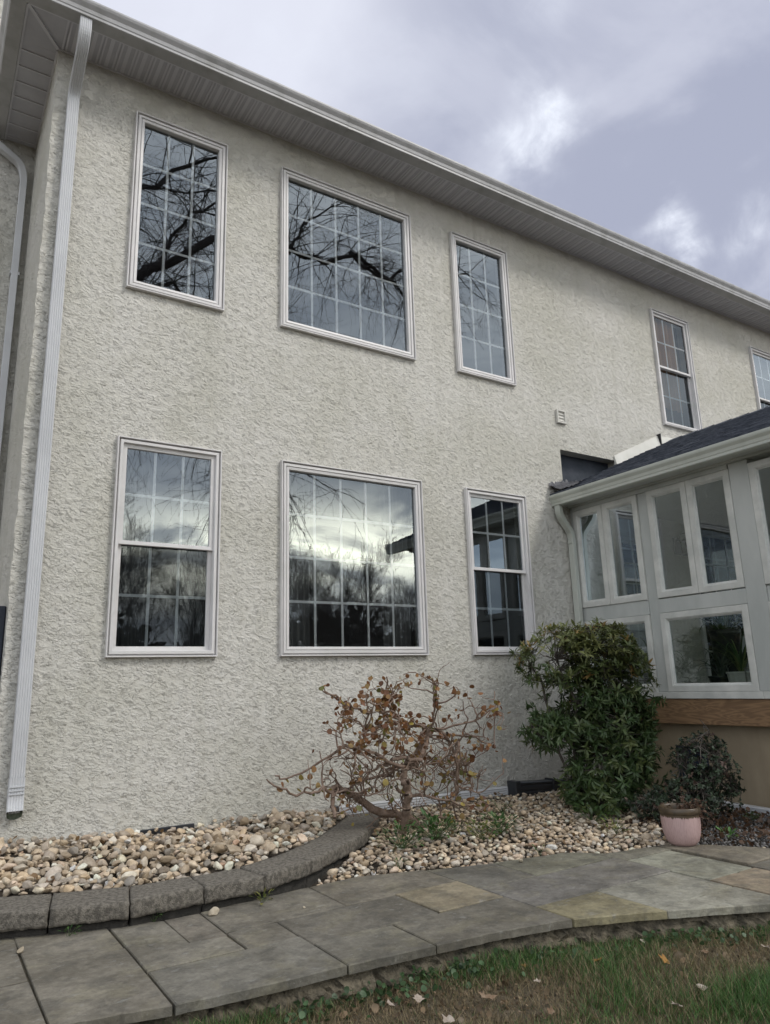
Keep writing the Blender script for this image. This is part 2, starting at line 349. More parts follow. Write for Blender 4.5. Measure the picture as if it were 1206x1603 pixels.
BLACKP = mat('black_plastic', (0.02, 0.023, 0.028), 0.35, var=(0.035, 0.038, 0.045), vscale=6)
BLACKM = mat('black_metal', (0.025, 0.025, 0.028), 0.45, metallic=0.4)
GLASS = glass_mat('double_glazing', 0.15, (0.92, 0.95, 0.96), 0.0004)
GLASS2 = glass_mat('picture_window_glazing', 0.12, (0.92, 0.95, 0.96), 0.0006)
SCREEN = glass_mat('screened_glazing', 0.03, (0.62, 0.66, 0.68), 0.0006)
CLEAR = glass_mat('clear_glazing', 0.0, (0.95, 0.95, 0.95), 0.0004)
MUNT = mat('white_grille_bars', (0.85, 0.85, 0.84), 0.5)
SGLASS = glass_mat('sunroom_glazing', 0.05, (0.66, 0.72, 0.69), 0.001)
CURT = mat('sheer_curtain', (0.24, 0.24, 0.23), 0.9, trans=0.3)
BARK = mat('tree_bark', (0.07, 0.06, 0.05), 0.9, var=(0.12, 0.105, 0.09), vscale=9, bump=0.5, bscale=30)
# wood grain
def wood_mat():
    m = bpy.data.materials.new('stained_timber'); m.use_nodes = True; t = m.node_tree; nd = t.nodes; lk = t.links; b = nd['Principled BSDF']; b.inputs['Roughness'].default_value = 0.65
    co = nd.new('ShaderNodeTexCoord').outputs['Object']; mp = nd.new('ShaderNodeMapping'); mp.inputs['Scale'].default_value = (1, 0.16, 1.0); lk.new(co, mp.inputs[0])
    n = nd.new('ShaderNodeTexNoise'); n.inputs['Scale'].default_value = 7; n.inputs['Detail'].default_value = 3; n.inputs['Distortion'].default_value = 0.6; lk.new(mp.outputs[0], n.inputs['Vector'])
    mu = nd.new('ShaderNodeMath'); mu.operation = 'MULTIPLY'; mu.inputs[1].default_value = 95; lk.new(n.outputs[0], mu.inputs[0])
    si = nd.new('ShaderNodeMath'); si.operation = 'SINE'; lk.new(mu.outputs[0], si.inputs[0])
    mr = nd.new('ShaderNodeMapRange'); mr.inputs[1].default_value = -1; lk.new(si.outputs[0], mr.inputs[0])
    x = nd.new('ShaderNodeMix'); x.data_type = 'RGBA'; x.inputs[6].default_value = (0.27, 0.165, 0.085, 1); x.inputs[7].default_value = (0.17, 0.10, 0.052, 1); lk.new(mr.outputs[0], x.inputs[0]); lk.new(x.outputs[2], b.inputs['Base Color'])
    return m
WOOD = wood_mat()
# ---------------------------------------------------------------- ground
GZ = -1.44
def ground_h(x, y): return GZ+0.02*np.sin(x*1.3+0.5)*np.cos(y*1.7)+0.012*np.sin(x*4.1)*np.sin(y*3.3+1)
gx = np.concatenate([np.linspace(-250, -12, 14), np.arange(-11.5, 16, 0.25), np.linspace(17, 280, 14)])
gy = np.concatenate([np.linspace(-250, -12, 14), np.arange(-11.5, 0.3, 0.25), np.linspace(1, 200, 10)])
X, Y = np.meshgrid(gx, gy, indexing='ij'); Z = ground_h(X, Y)
far = (np.abs(X) > 14) | (Y < -12) | (Y > 0.3); Z = np.where(far, GZ, Z)
ii, jj = np.meshgrid(np.arange(len(gx)-1), np.arange(len(gy)-1), indexing='ij'); q = ii*len(gy)+jj
F = np.stack([q, q+len(gy), q+len(gy)+1, q+1], -1).reshape(-1, 4)
def soil_mat():
    m = mat('lawn_soil', (0.075, 0.062, 0.035), 0.95, var=(0.14, 0.108, 0.07), vscale=16, vdet=10, bump=1.0, bscale=60, bdist=0.03)
    return m
tag(mk('ground', np.stack([X, Y, Z], -1), F, soil_mat(), smooth=True), 'brown soil and thin lawn ground below the stone path', kind='structure')
# ---------------------------------------------------------------- flagstone path
PZ = -1.30
front = [(-1.2, -2.45), (-0.3, -2.55), (0.43, -2.66), (1.06, -2.80), (1.46, -2.85), (1.85, -2.87), (2.33, -2.90), (2.75, -2.95), (3.15, -3.03), (3.55, -3.19), (4.0, -3.40), (4.40, -3.60), (4.9, -3.95), (5.5, -4.5), (6.2, -5.3)]
rear = [(-1.2, -1.0), (0.0, -1.25), (0.62, -1.37), (1.06, -1.52), (1.36, -1.62), (1.57, -1.62), (2.02, -1.57), (2.7, -1.51), (3.17, -1.66), (3.65, -1.80), (4.29, -1.92), (4.50, -2.13), (5.03, -2.22), (5.3, -2.45), (5.55, -2.83), (6.1, -3.5), (6.9, -4.5)]
FY = lambda x: float(np.interp(x, [p[0] for p in front], [p[1] for p in front]))
RY = lambda x: float(np.interp(x, [p[0] for p in rear], [p[1] for p in rear]))
def stone_poly(x0, x1, y0, y1):
    """rectangle x0..x1,y0..y1 clipped between the front and rear curves, wobbled a little"""
    xs = np.linspace(x0, x1, max(3, int((x1-x0)/0.05)+1)); up = []; lo = []
    for x in xs:
        a = min(y1, RY(x)); b = max(y0, FY(x))
        if a-b > 0.02: up.append((x, a)); lo.append((x, b))
    return lo+up[::-1] if len(up) > 1 else None
G = 0.006
ST = [(-1.2, -0.55, -9, -1.75), (-0.53, 0.0, -9, -2.0), (-1.2, 0.0, -1.7, 9), (0.02, 0.585, -9, -2.14), (0.02, 0.585, -2.12, -1.64), (0.02, 0.6, -1.62, 9),
      (0.60, 1.055, -9, -1.965), (0.60, 1.055, -1.95, 9), (1.36, 1.56, -2.09, 9), (1.57, 1.86, -2.36, -2.055), (1.07, 1.86, -9, -2.365),
      (1.57, 2.32, -2.045, 9), (2.33, 3.17, -2.03, 9), (1.87, 2.675, -2.495, -2.055), (2.685, 3.175, -2.49, -2.04), (1.87, 2.355, -9, -2.505), (2.365, 3.18, -9, -2.50),
      (3.185, 3.67, -2.26, 9), (3.19, 3.84, -2.75, -2.27), (3.68, 4.43, -2.25, 9), (3.85, 4.45, -2.735, -2.26), (3.19, 3.70, -9, -2.76), (3.71, 4.435, -3.20, -2.745),
      (4.44, 4.985, -2.35, 9), (4.46, 4.955, -3.02, -2.36), (3.71, 4.435, -9, -3.21), (4.455, 4.96, -9, -3.03), (4.995, 5.52, -2.97, 9), (4.97, 5.6, -9, -2.98), (5.53, 6.3, -9, 9), (6.31, 6.9, -9, 9)]
SC0 = {8: (.13, .125, .11), 10: (.125, .13, .12), 12: (.135, .13, .11), 13: (.11, .11, .098), 14: (.20, .18, .12), 15: (.115, .118, .105), 16: (.115, .115, .10), 17: (.105, .11, .105), 18: (.12, .125, .13),
      19: (.13, .14, .11), 20: (.135, .14, .14), 21: (.19, .18, .095), 22: (.18, .195, .175), 23: (.14, .145, .12), 24: (.20, .225, .19), 25: (.20, .215, .19), 26: (.24, .20, .14), 27: (.16, .15, .12)}
SC = {k: tuple((np.array(c)*.62+np.mean(c)*.38)*np.array([1.09, 1.0, .88])*1.72) for k, c in SC0.items()}
Vs, Fs, Cs = [], [], []
def slab(poly, ztop, th, colr, jit=0.0028, tilt=None):
    n = len(poly); P = np.array(poly, dtype=float); c = P.mean(0)
    tl = rng.normal(0, 0.004, 2) if tilt is None else tilt
    P = P+rng.normal(0, jit, P.shape); d = P-c; L = np.linalg.norm(d, axis=1, keepdims=True); inn = P-d/L*0.006
    zt = lambda Q: ztop+(Q-c)@tl
    V = [(*p, z) for p, z in zip(P, zt(P)-th)]+[(*p, z-0.005) for p, z in zip(P, zt(P))]+[(*p, z) for p, z in zip(inn, zt(inn))]
    F = []
    for k in (0, 1): F += [(k*n+i, k*n+(i+1) % n, (k+1)*n+(i+1) % n, (k+1)*n+i) for i in range(n)]
    F += [tuple(range(2*n, 3*n)), tuple(range(n))[::-1]]
    o = len(Vs); Vs.extend(V); Fs.extend([tuple(i+o for i in f) for f in F]); Cs.extend([colr]*len(V))
for k, s in enumerate(ST):
    p = stone_poly(*s)
    if p: slab(p, PZ+rng.normal(0, 0.0025), 0.042, SC.get(k, tuple(np.array((.25, .228, .185))*rng.uniform(0.85, 1.1))))
slab([(1.07, -2.355), (1.555, -2.355), (1.555, -2.115), (1.355, -2.10), (1.355, -1.63), (1.07, -1.52)], PZ, 0.042, (.27, .25, .205))
def flag_mat():
    m = bpy.data.materials.new('flagstone'); m.use_nodes = True; t = m.node_tree; nd = t.nodes; lk = t.links; b = nd['Principled BSDF']; b.inputs['Roughness'].default_value = 0.85
    co = nd.new('ShaderNodeTexCoord').outputs['Object']; a = nd.new('ShaderNodeAttribute'); a.attribute_name = 'col'; c = a.outputs['Color']
    def layer(c, scale, det, lo, hi, tint, amt, st=None, mode='MULTIPLY', off=0):
        v = co
        mp = nd.new('ShaderNodeMapping'); mp.inputs['Location'].default_value = (off, off*2, 0); mp.inputs['Scale'].default_value = st or (1, 1, 1); lk.new(co, mp.inputs[0]); v = mp.outputs[0]
        n = nd.new('ShaderNodeTexNoise'); n.inputs['Scale'].default_value = scale; n.inputs['Detail'].default_value = det; n.inputs['Roughness'].default_value = 0.65; n.inputs['Distortion'].default_value = 0.4; lk.new(v, n.inputs['Vector'])
        r = nd.new('ShaderNodeMapRange'); r.inputs[1].default_value = lo; r.inputs[2].default_value = hi; r.inputs[4].default_value = amt; lk.new(n.outputs[0], r.inputs[0])
        x = nd.new('ShaderNodeMix'); x.data_type = 'RGBA'; x.blend_type = mode; lk.new(r.outputs[0], x.inputs[0]); lk.new(c, x.inputs[6]); x.inputs[7].default_value = (*tint, 1); return x.outputs[2]
    c = layer(c, 2.6, 9, 0.40, 0.60, (0.55, 0.54, 0.52), 0.9)
    c = layer(c, 4.5, 9, 0.52, 0.64, (0.27, 0.245, 0.16), 0.34, mode='MIX', off=4)
    c = layer(c, 7.0, 9, 0.50, 0.60, (0.075, 0.073, 0.065), 0.38, mode='MIX', off=6)
    c = layer(c, 13, 10, 0.60, 0.66, (0.36, 0.36, 0.34), 0.36, st=(1, 1.6, 1), mode='MIX', off=9)
    c = layer(c, 45, 5, 0.5, 0.8, (0.6, 0.6, 0.6), 0.6, off=2)
    c = layer(c, 75, 3, 0.66, 0.72, (0.42, 0.41, 0.38), 0.45, mode='MIX', off=13)
    c = layer(c, 28, 8, 0.36, 0.56, (0.70, 0.69, 0.68), 0.7, off=17)
    lk.new(c, b.inputs['Base Color'])
    n = nd.new('ShaderNodeTexNoise'); n.inputs['Scale'].default_value = 9; n.inputs['Detail'].default_value = 9; n.inputs['Roughness'].default_value = 0.65; lk.new(co, n.inputs['Vector'])
    bp = nd.new('ShaderNodeBump'); n2_ = nd.new('ShaderNodeTexNoise'); n2_.inputs['Scale'].default_value = 3.2; n2_.inputs['Detail'].default_value = 10; n2_.inputs['Roughness'].default_value = 0.55; lk.new(co, n2_.inputs['Vector'])
    fr_ = nd.new('ShaderNodeMath'); fr_.operation = 'MULTIPLY'; fr_.inputs[1].default_value = 9.0; lk.new(n2_.outputs[0], fr_.inputs[0]); sn_ = nd.new('ShaderNodeMath'); sn_.operation = 'SNAP'; sn_.inputs[1].default_value = 1.0; lk.new(fr_.outputs[0], sn_.inputs[0])
    ad_ = nd.new('ShaderNodeMath'); ad_.operation = 'MULTIPLY_ADD'; ad_.inputs[1].default_value = 0.22; lk.new(sn_.outputs[0], ad_.inputs[0]); lk.new(n.outputs[0], ad_.inputs[2])
    bp.inputs['Strength'].default_value = 0.9; bp.inputs['Distance'].default_value = 0.016; lk.new(ad_.outputs[0], bp.inputs['Height']); lk.new(bp.outputs[0], b.inputs['Normal'])
    return m
path = mk('path', Vs, Fs, flag_mat(), col=np.array(Cs)); tag(path, 'curved path of grey flagstones', kind='structure')
V = []; xs = np.arange(-1.2, 6.2, 0.1)
for x in xs: V += [(x, FY(x)+.03, PZ-.013), (x, RY(x)-.02, PZ-.013)]
tag(mk('path_joints', V, [(2*i, 2*i+2, 2*i+3, 2*i+1) for i in range(len(xs)-1)], mat('joint_sand', (0.05, 0.042, 0.03), 0.95, var=(0.10, 0.085, 0.055), vscale=14, bump=1, bscale=120)), 'sandy dirt filling the joints between the flagstones', kind='structure')
# rough mortar bed under the flags, set back from their edge
MOR = mat('mortar_bed', (0.20, 0.17, 0.12), 0.95, var=(0.06, 0.052, 0.038), vscale=14, vdet=7, bump=1.0, bscale=22, bdist=0.05)
xs = np.arange(-1.2, 6.2, 0.03); rows = [(0.0, -0.004), (0.0, -0.03), (0.02, -0.06), (0.03, -0.09), (0.01, -0.125), (-0.01, -0.2)]
V = []; 
for x in xs:
    for (o, dz) in rows: V.append((x, FY(x)+0.035-o+rng.normal(0, 0.013), PZ-0.042+dz+0.004))
    V.append((x, RY(x)-0.01, PZ-0.046)); V.append((x, RY(x)-0.01, PZ-0.2))
n = len(rows)+2; F = []
for i in range(len(xs)-1):
    F += [(i*n+j, (i+1)*n+j, (i+1)*n+j+1, i*n+j+1) for j in range(len(rows)-1)]
    F += [(i*n, i*n+n-2, (i+1)*n+n-2, (i+1)*n), (i*n+n-2, i*n+n-1, (i+1)*n+n-1, (i+1)*n+n-2)]
tag(mk('path_base', V, F, MOR), 'rough mortar bed under the front edge of the flagstones', kind='structure')
# ---------------------------------------------------------------- garden bed soil, gravel
wallz = [(0.0, -1.09), (0.64, -1.085), (2.0, -1.125), (3.3, -1.15), (5.5, -1.17), (6.2, -1.165), (6.9, -1.29)]
capF = [(-1.0, -0.75), (-0.6, -0.98), (-0.1, -1.20), (0.33, -1.34), (.75, -1.53), (1.15, -1.655), (1.59, -1.635), (1.98, -1.625), (2.39, -1.46), (2.75, -1.20), (3.08, -.97), (3.40, -.64), (3.69, -.27), (3.80, -.02)]
capB = [(-0.8, -0.50), (-0.45, -0.68), (0.0, -0.88), (0.43, -0.99), (.82, -1.17), (1.23, -1.31), (1.60, -1.325), (1.93, -1.31), (2.25, -1.17), (2.53, -.98), (2.83, -.74), (3.11, -.46), (3.38, -.17), (3.46, -.02)]
mid = [((a[0]+b[0])/2, (a[1]+b[1])/2) for a, b in zip(capF, capB)]
def wall_y(x):                                      # y of the edging wall's middle line at x (x<3.6)
    return float(np.interp(x, [m[0] for m in mid], [m[1] for m in mid]))
def left_bed(x, y): return x < 3.6 and y > wall_y(x)
def bed_h(x, y):
    wz = np.interp(x, [p[0] for p in wallz], [p[1] for p in wallz])
    if left_bed(x, y):
        t = min(1, max(0, y/wall_y(x))); return wz*(1-t)+(-1.185)*t+0.02*math.sin(x*3+y*5)
    ry = RY(x); t = min(1, max(0, y/ry)) if ry < -0.01 else 1
    z0 = wz-0.04; 
    return z0*(1-t**1.3)+(-1.335)*t**1.3+0.012*math.sin(x*5+1)*math.cos(y*6)
V = []; xs = np.arange(-1.2, 6.95, 0.06); ts = np.linspace(0, 1, 24)
for x in xs:
    for t in ts:
        y = RY(x)*t+0.03*(1-t) if x < 5.6 else (-3.4)*t; V.append((x, y, bed_h(x, y)-0.02))
n = len(ts); F = [(i*n+j, i*n+j+1, (i+1)*n+j+1, (i+1)*n+j) for i in range(len(xs)-1) for j in range(n-1)]
tag(mk('garden_bed', V, F, mat('bed_soil', (0.035, 0.028, 0.02), 0.95, var=(0.07, 0.055, 0.04), vscale=8, bump=1, bscale=50, bdist=0.02)), 'dark soil of the planting bed along the wall', kind='structure')
def ico(sub):
    import bmesh
    bm = bmesh.new(); bmesh.ops.create_icosphere(bm, subdivisions=sub, radius=1); V = np.array([v.co[:] for v in bm.verts]); F = np.array([[v.index for v in f.verts] for f in bm.faces]); bm.free(); return V, F
def rock(sub, seed, cuts=11):
    r = np.random.default_rng(seed); V, F = ico(sub); V = V.copy()
    for _ in range(cuts):
        d = r.normal(size=3); d /= np.linalg.norm(d); h = r.uniform(0.5, 0.8); s = V@d; V -= np.clip(s-h, 0, None)[:, None]*d*0.95
    for _ in range(3):
        k = r.normal(size=3)*2.2; V *= (1+0.06*np.sin(V@k+r.uniform(0, 6)))[:, None]
    return V*np.array([1, r.uniform(0.62, 0.9), r.uniform(0.42, 0.72)]), F
ROCK = [rock(2, s) for s in range(14)]; ROCK3 = [rock(3, 50+s) for s in range(14)]
PAL = 1.24*np.array([[1.0, 1.0, .97]])*np.array([(.46, .36, .255), (.52, .42, .31), (.36, .28, .20), (.58, .52, .44), (.30, .245, .195), (.44, .33, .21), (.27, .25, .23), (.60, .47, .37), (.34, .30, .27), (.66, .62, .56), (.40, .24, .16), (.24, .20, .17)])
PW = np.array([.17, .18, .11, .14, .07, .09, .06, .09, .05, .06, .01, .03]); PW /= PW.sum()
PEB = mat('river_pebble', (1, 1, 1), 0.78, attr=True, var=(0.66, 0.62, 0.57), vscale=20, vdet=6, bump=0.5, bscale=90, bdist=0.004)
def pebbles(name, pts, sizes, zadd, label, var, tone=1.0):
    n = len(pts); T = np.array([(x, y, bed_h(x, y)+dz) for (x, y), dz in zip(pts, zadd)]); M = rotmats(n, 0.55)*np.asarray(sizes)[:, None, None]
    cols = np.clip((PAL[rng.choice(len(PAL), n, p=PW)]*.72+.28*np.array([.56, .49, .40]))*rng.uniform(0.62, 1.35, (n, 1))*tone, 0, .78)
    V, F, Cc = scatter(var, rng.integers(0, len(var), n), M, T, cols)
    return tag(mk(name, V, F, PEB, col=Cc, smooth=True), label, kind='stuff')
def darts(n, ok, bx, dmin):
    """grid-accelerated dart throwing"""
    out = []; cell = {}; g = lambda p: (int(p[0]/dmin), int(p[1]/dmin)); tries = 0
    while len(out) < n and tries < n*14:
        tries += 1; p = (random.uniform(bx[0], bx[1]), random.uniform(bx[2], bx[3]))
        if not ok(*p): continue
        c = g(p)
        if any((q[0]-p[0])**2+(q[1]-p[1])**2 < dmin*dmin for i in (-1, 0, 1) for j in (-1, 0, 1) for q in cell.get((c[0]+i, c[1]+j), ())): continue
        cell.setdefault(c, []).append(p); out.append(p)
    return out
def in_left(x, y): return left_bed(x, y) and y < -0.03 and y > np.interp(x, [b[0] for b in capB], [b[1] for b in capB])+0.015 and (x < 3.3 or y < -0.1)
lp = darts(1900, in_left, (-0.6, 3.5, -1.4, -0.02), 0.048); up = darts(820, in_left, (-0.6, 3.5, -1.4, -0.02), 0.066)
sz = np.concatenate([rng.uniform(0.024, 0.042, len(lp)), np.clip(rng.lognormal(-3.35, 0.33, len(up)), 0.018, 0.068)])
za = np.concatenate([rng.uniform(0.0, 0.02, len(lp)), rng.uniform(0.03, 0.055, len(up))])
pebbles('gravel', lp+up, sz, za, 'tan and cream river pebbles filling the raised left bed', ROCK3)
def in_right(x, y):
    if y > -0.04 or y < RY(x)+0.035: return False
    if x < 3.85:
        fy = np.interp(x, [b[0] for b in capF], [b[1] for b in capF])
        if y > fy-0.03 or x < 1.9: return False
    if x > 5.2 and y < -1.75+(-0.25)*(x-5.2)*0-0.9*(5.6-x if x < 5.6 else 0): return False
    return x < 6.85
rp = darts(4200, in_right, (1.9, 6.85, -2.4, -0.03), 0.036); r2 = darts(1500, in_right, (1.9, 6.85, -2.4, -0.03), 0.06)
sz = np.concatenate([rng.uniform(0.018, 0.032, len(rp)), np.clip(rng.lognormal(-3.55, 0.3, len(r2)), 0.017, 0.05)])
za = np.concatenate([rng.uniform(0.0, 0.015, len(rp)), rng.uniform(0.018, 0.036, len(r2))])
pebbles('gravel', rp+r2, sz, za, 'pale river pebbles sloping from the wall down to the path', ROCK, 1.0)
# fine grey chippings and leaf litter by the path at the right
def in_chip(x, y): return x > 5.1 and y < -1.5 and y > (RY(x)+0.03 if x < 6.9 else -9) and x < 6.75
cp = darts(3800, in_chip, (5.1, 6.75, -3.6, -1.5), 0.021)
n = len(cp); T = np.array([(x, y, bed_h(x, max(y, RY(x)))+0.0) for x, y in cp]); g0 = rng.uniform(0.06, 0.3, (n, 1))*np.array([[1, 0.98, 0.97]])
V, F, Cc = scatter(ROCK, rng.integers(0, 14, n), rotmats(n, PI)*rng.uniform(0.008, 0.018, n)[:, None, None], T, g0)
tag(mk('stone_chippings', V, F, PEB, col=Cc), 'small grey stone chippings between pot and foundation', kind='stuff')
n = 260; T = np.stack([rng.uniform(-.3, 6.0, n), rng.uniform(-1.9, -.05, n), np.zeros(n)], 1); T = T[[in_left(x, y) or in_right(x, y) for x, y, _ in T]]; T[:, 2] = [bed_h(x, y)+.05 for x, y, _ in T]
LITTER = T
# single pebbles lying on the path
for k, (x, y, s, lb) in enumerate([(1.62, -1.72, 0.036, 'cream angular stone beside the edging blocks on the path'), (3.84, -1.93, 0.022, 'small round tan pebble alone on the flagstones'), (0.60, -1.70, 0.024, 'whitish pebble at the far left joint of the path'),
                       (2.10, -1.93, 0.010, 'tiny pale chip of stone on the middle of the path'), (5.5, -2.78, 0.016, 'little tan stone at the right edge of the path')]):
    v, f = ROCK3[k]; V = v@(rotmats(1, 0.4)[0].T)*s; V += np.array([x, y, PZ-V[:, 2].min()])
    tag(mk('pebble', V, f, PEB, col=np.tile((.50, .44, .34), (len(V), 1)), smooth=True), lb, 'stone', 'loose stones on the path')
# ---------------------------------------------------------------- edging wall of concrete blocks
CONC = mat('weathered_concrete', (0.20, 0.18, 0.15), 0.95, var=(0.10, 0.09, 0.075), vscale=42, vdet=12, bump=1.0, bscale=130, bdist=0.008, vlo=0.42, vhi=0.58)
CONCB = mat('shaded_concrete', (0.06, 0.055, 0.048), 0.95, var=(0.03, 0.028, 0.024), vscale=16, bump=0.8, bscale=60, bdist=0.01)  # darker concrete: shadow gap under the caps painted into the base course
edging = empty('retaining_wall', (1.5, -1.4, -1.35), 'low curved edging of weathered grey concrete blocks round the left pebble bed', 'retaining wall')
def hexblock(name, q, z0, z1, m, parent, b=0.005, rag=0.0025):
    """q: 4 plan corners (front-left, front-right, back-right, back-left); subdivided with a ragged split face"""
    q = [np.array(p, float) for p in q]; c = sum(q)/4; q = [c+(p-c)*0.993 for p in q]; nu, nw, nz = 14, 8, 5
    import bmesh
    bm = bmesh.new(); vs = {}
    def P(u, w, h):
        a = q[0]*(1-u)+q[1]*u; d = q[3]*(1-u)+q[2]*u; p = a*(1-w)+d*w; return np.array([p[0], p[1], z0+(z1-z0)*h])
    cc = P(.5, .5, .5)
    def gv(i, j, k):
        key = (i, j, k)
        if key not in vs:
            p = P(i/nu, j/nw, k/nz); ed = (i in (0, nu))+(j in (0, nw))+(k in (0, nz))
            if ed >= 2:
                d = cc-p; 
                if i in (0, nu): p = p+(P(.5, j/nw, k/nz)-p)/np.linalg.norm(P(.5, j/nw, k/nz)-p)*b*rng.uniform(.5, 1.3)
                if j in (0, nw): p = p+(P(i/nu, .5, k/nz)-p)/np.linalg.norm(P(i/nu, .5, k/nz)-p)*b*rng.uniform(.5, 1.3)
                if k in (0, nz): p[2] += (b if k == 0 else -b)*rng.uniform(.5, 1.3)
            p = p+rng.normal(0, rag*(1.0 if j == 0 else 0.35), 3); vs[key] = bm.verts.new(p)
        return vs[key]
    for k, (n1, n2) in (('z', (nu, nw)), ('y', (nu, nz)), ('x', (nw, nz))):
        for a in range(n1):
            for c_ in range(n2):
                for e in (0, 1):
                    if k == 'z': h = nz*e; f = [gv(a, c_, h), gv(a+1, c_, h), gv(a+1, c_+1, h), gv(a, c_+1, h)]
                    elif k == 'y': h = nw*e; f = [gv(a, h, c_), gv(a+1, h, c_), gv(a+1, h, c_+1), gv(a, h, c_+1)]
                    else: h = nu*e; f = [gv(h, a, c_), gv(h, a+1, c_), gv(h, a+1, c_+1), gv(h, a, c_+1)]
                    bm.faces.new(f)
    bmesh.ops.recalc_face_normals(bm, faces=bm.faces); V = np.array([v.co[:] for v in bm.verts]); bm.verts.index_update(); F = np.array([[v.index for v in f.verts] for f in bm.faces]); bm.free()
    return mk(name, V, F, m, parent)
for i in range(len(capF)-1):
    dz = rng.normal(0, 0.003)
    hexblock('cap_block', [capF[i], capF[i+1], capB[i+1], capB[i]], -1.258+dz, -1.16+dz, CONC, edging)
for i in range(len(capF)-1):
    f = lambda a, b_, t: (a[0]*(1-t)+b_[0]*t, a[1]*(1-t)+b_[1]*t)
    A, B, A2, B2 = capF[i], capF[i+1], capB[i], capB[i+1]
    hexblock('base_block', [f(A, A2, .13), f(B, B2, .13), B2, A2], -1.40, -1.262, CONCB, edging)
# ---------------------------------------------------------------- house
house = empty('stucco_house', (0.553, 0.0, -1.45), 'two-storey cream stucco house with white windows and a white eave', 'house')
XL = 0.553; XR = 16.0; ZB = -1.6; ZS = 5.81
S = 6.2
WIN = [('A', 1.270, 2.190, 3.560, 5.440, 'fixed', 3, 4), ('B', 2.793, 4.470, 3.560, 5.440, 'fixed', 5, 4), ('C', 5.082, 6.000, 3.560, 5.440, 'fixed', 3, 4),
       ('D', 8.924, 9.833, 3.560, 5.440, 'hung', 3, 2), ('H', 11.56, 12.49, 3.560, 5.440, 'hung', 3, 2),
       ('E', 1.275, 2.204, 0.256, 2.133, 'hung', 3, 2), ('F', 2.807, 4.475, 0.256, 2.133, 'pic', 5, 4), ('G', 5.090, 6.013, 0.256, 2.133, 'hung', 3, 2)]
HOLE = (6.715, 7.80, 2.30, 2.845)
openings = [(a+.03, b-.03, c+.03, d-.03) for _, a, b, c, d, *_ in WIN]+[HOLE]
def wall_grid(xs, zs, inside):
    V = []; F = []
    vid = {}
    def g(i, j):
        if (i, j) not in vid:
            x, z = xs[i], zs[j]; y = 0.0
            if i == 0: x += 0.004*math.sin(z*5)+0.003*math.sin(z*23+1)+rng.normal(0, 0.003); y = rng.normal(0.004, 0.002)
            vid[i, j] = len(V); V.append((x, y, z))
        return vid[i, j]
    for i in range(len(xs)-1):
        for j in range(len(zs)-1):
            if not inside((xs[i]+xs[i+1])/2, (zs[j]+zs[j+1])/2): F.append((g(i, j), g(i+1, j), g(i+1, j+1), g(i, j+1)))
    return V, F, vid
xs = sorted(set([XL, XL+.05, XR]+[o[0] for o in openings]+[o[1] for o in openings]))
zs = sorted(set(list(np.round(np.arange(ZB, 6.05, 0.06), 4))+[o[2] for o in openings]+[o[3] for o in openings]))
V, F, vid = wall_grid(xs, zs, lambda x, z: any(o[0] < x < o[1] and o[2] < z < o[3] for o in openings))
for o in openings:                                   # reveals
    n = len(V); a, b, c, d = o; V += [(a, 0, c), (b, 0, c), (b, 0, d), (a, 0, d), (a, .16, c), (b, .16, c), (b, .16, d), (a, .16, d)]
    F += [(n+k, n+(k+1) % 4, n+4+(k+1) % 4, n+4+k) for k in range(4)]
# side wall sharing the ragged corner
edge = [V[vid[0, j]] for j in range(len(zs))]; n = len(V)
for j, p in enumerate(edge):
    V += [(p[0], p[1], p[2]), (XL, 0.06, p[2]), (XL, 1.5, p[2])]
for j in range(len(edge)-1):
    a = n+3*j; F += [(a+1, a, a+3, a+4), (a+2, a+1, a+4, a+5)]
mk('wall', V, F, STUC, house)
mk('rear_wing_wall', [(-7, 1.5, ZB), (XL+.3, 1.5, ZB), (XL+.3, 1.5, 8.6), (-7, 1.5, 8.6), (-7, 9, ZB), (-7, 9, 8.6)], [(0, 1, 2, 3), (4, 0, 3, 5)], STUC, house)
# dark rooms behind the glass: closed shells
m = MB()
for (a, b, c, d) in ((0.7, 6.5, 3.1, 5.75), (0.7, 6.5, -0.2, 2.6), (8.3, 13.5, 3.1, 5.75)):
    V = [(x, y, z) for z in (c, d) for y in (0.17, 3.5) for x in (a, b)]
    m.add(V, [(0, 1, 3, 2), (4, 6, 7, 5), (2, 3, 7, 6), (0, 2, 6, 4), (1, 5, 7, 3)])
m.build('interior_wall', DARK, house)
# the back of the opening near the sunroom roof
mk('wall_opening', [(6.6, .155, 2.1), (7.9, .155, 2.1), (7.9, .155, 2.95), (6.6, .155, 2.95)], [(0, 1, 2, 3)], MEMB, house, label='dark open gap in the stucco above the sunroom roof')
fy = lambda a, b, o: (a, -o, b)
PROF = [(0, 0.0), (0, .040), (.002, .043), (.010, .043), (.012, .040), (.013, .008), (.024, .006), (.025, .030), (.028, .033), (.050, .033), (.052, .030), (.053, .018), (.058, .018), (.059, .027), (.062, .029), (.083, .026), (.087, .020), (.088, -.02)]
def muntins(m, rect, nc, nr, y, w=0.012, th=0.006):
    a0, a1, b0, b1 = rect
    for i in range(1, nc): x = a0+(a1-a0)*i/nc; m.box(x-w, x+w, y, y+th, b0, b1)
    for j in range(1, nr):
        z = b0+(b1-b0)*j/nr
        for i in range(nc):
            xa = a0+(a1-a0)*i/nc+(w if i else 0); xb = a0+(a1-a0)*(i+1)/nc-(w if i < nc-1 else 0); m.box(xa, xb, y, y+th, z-w, z+w)
def pane(name, rect, y, m, parent, th=0.004):
    a0, a1, b0, b1 = rect; tl = rng.normal(0, 0.0016, 2)
    return mk(name, [(a0, y-tl[0], b0-0), (a1, y+tl[0], b0), (a1, y+tl[0]+tl[1], b1), (a0, y-tl[0]+tl[1], b1)], [(0, 1, 2, 3)], m, parent)
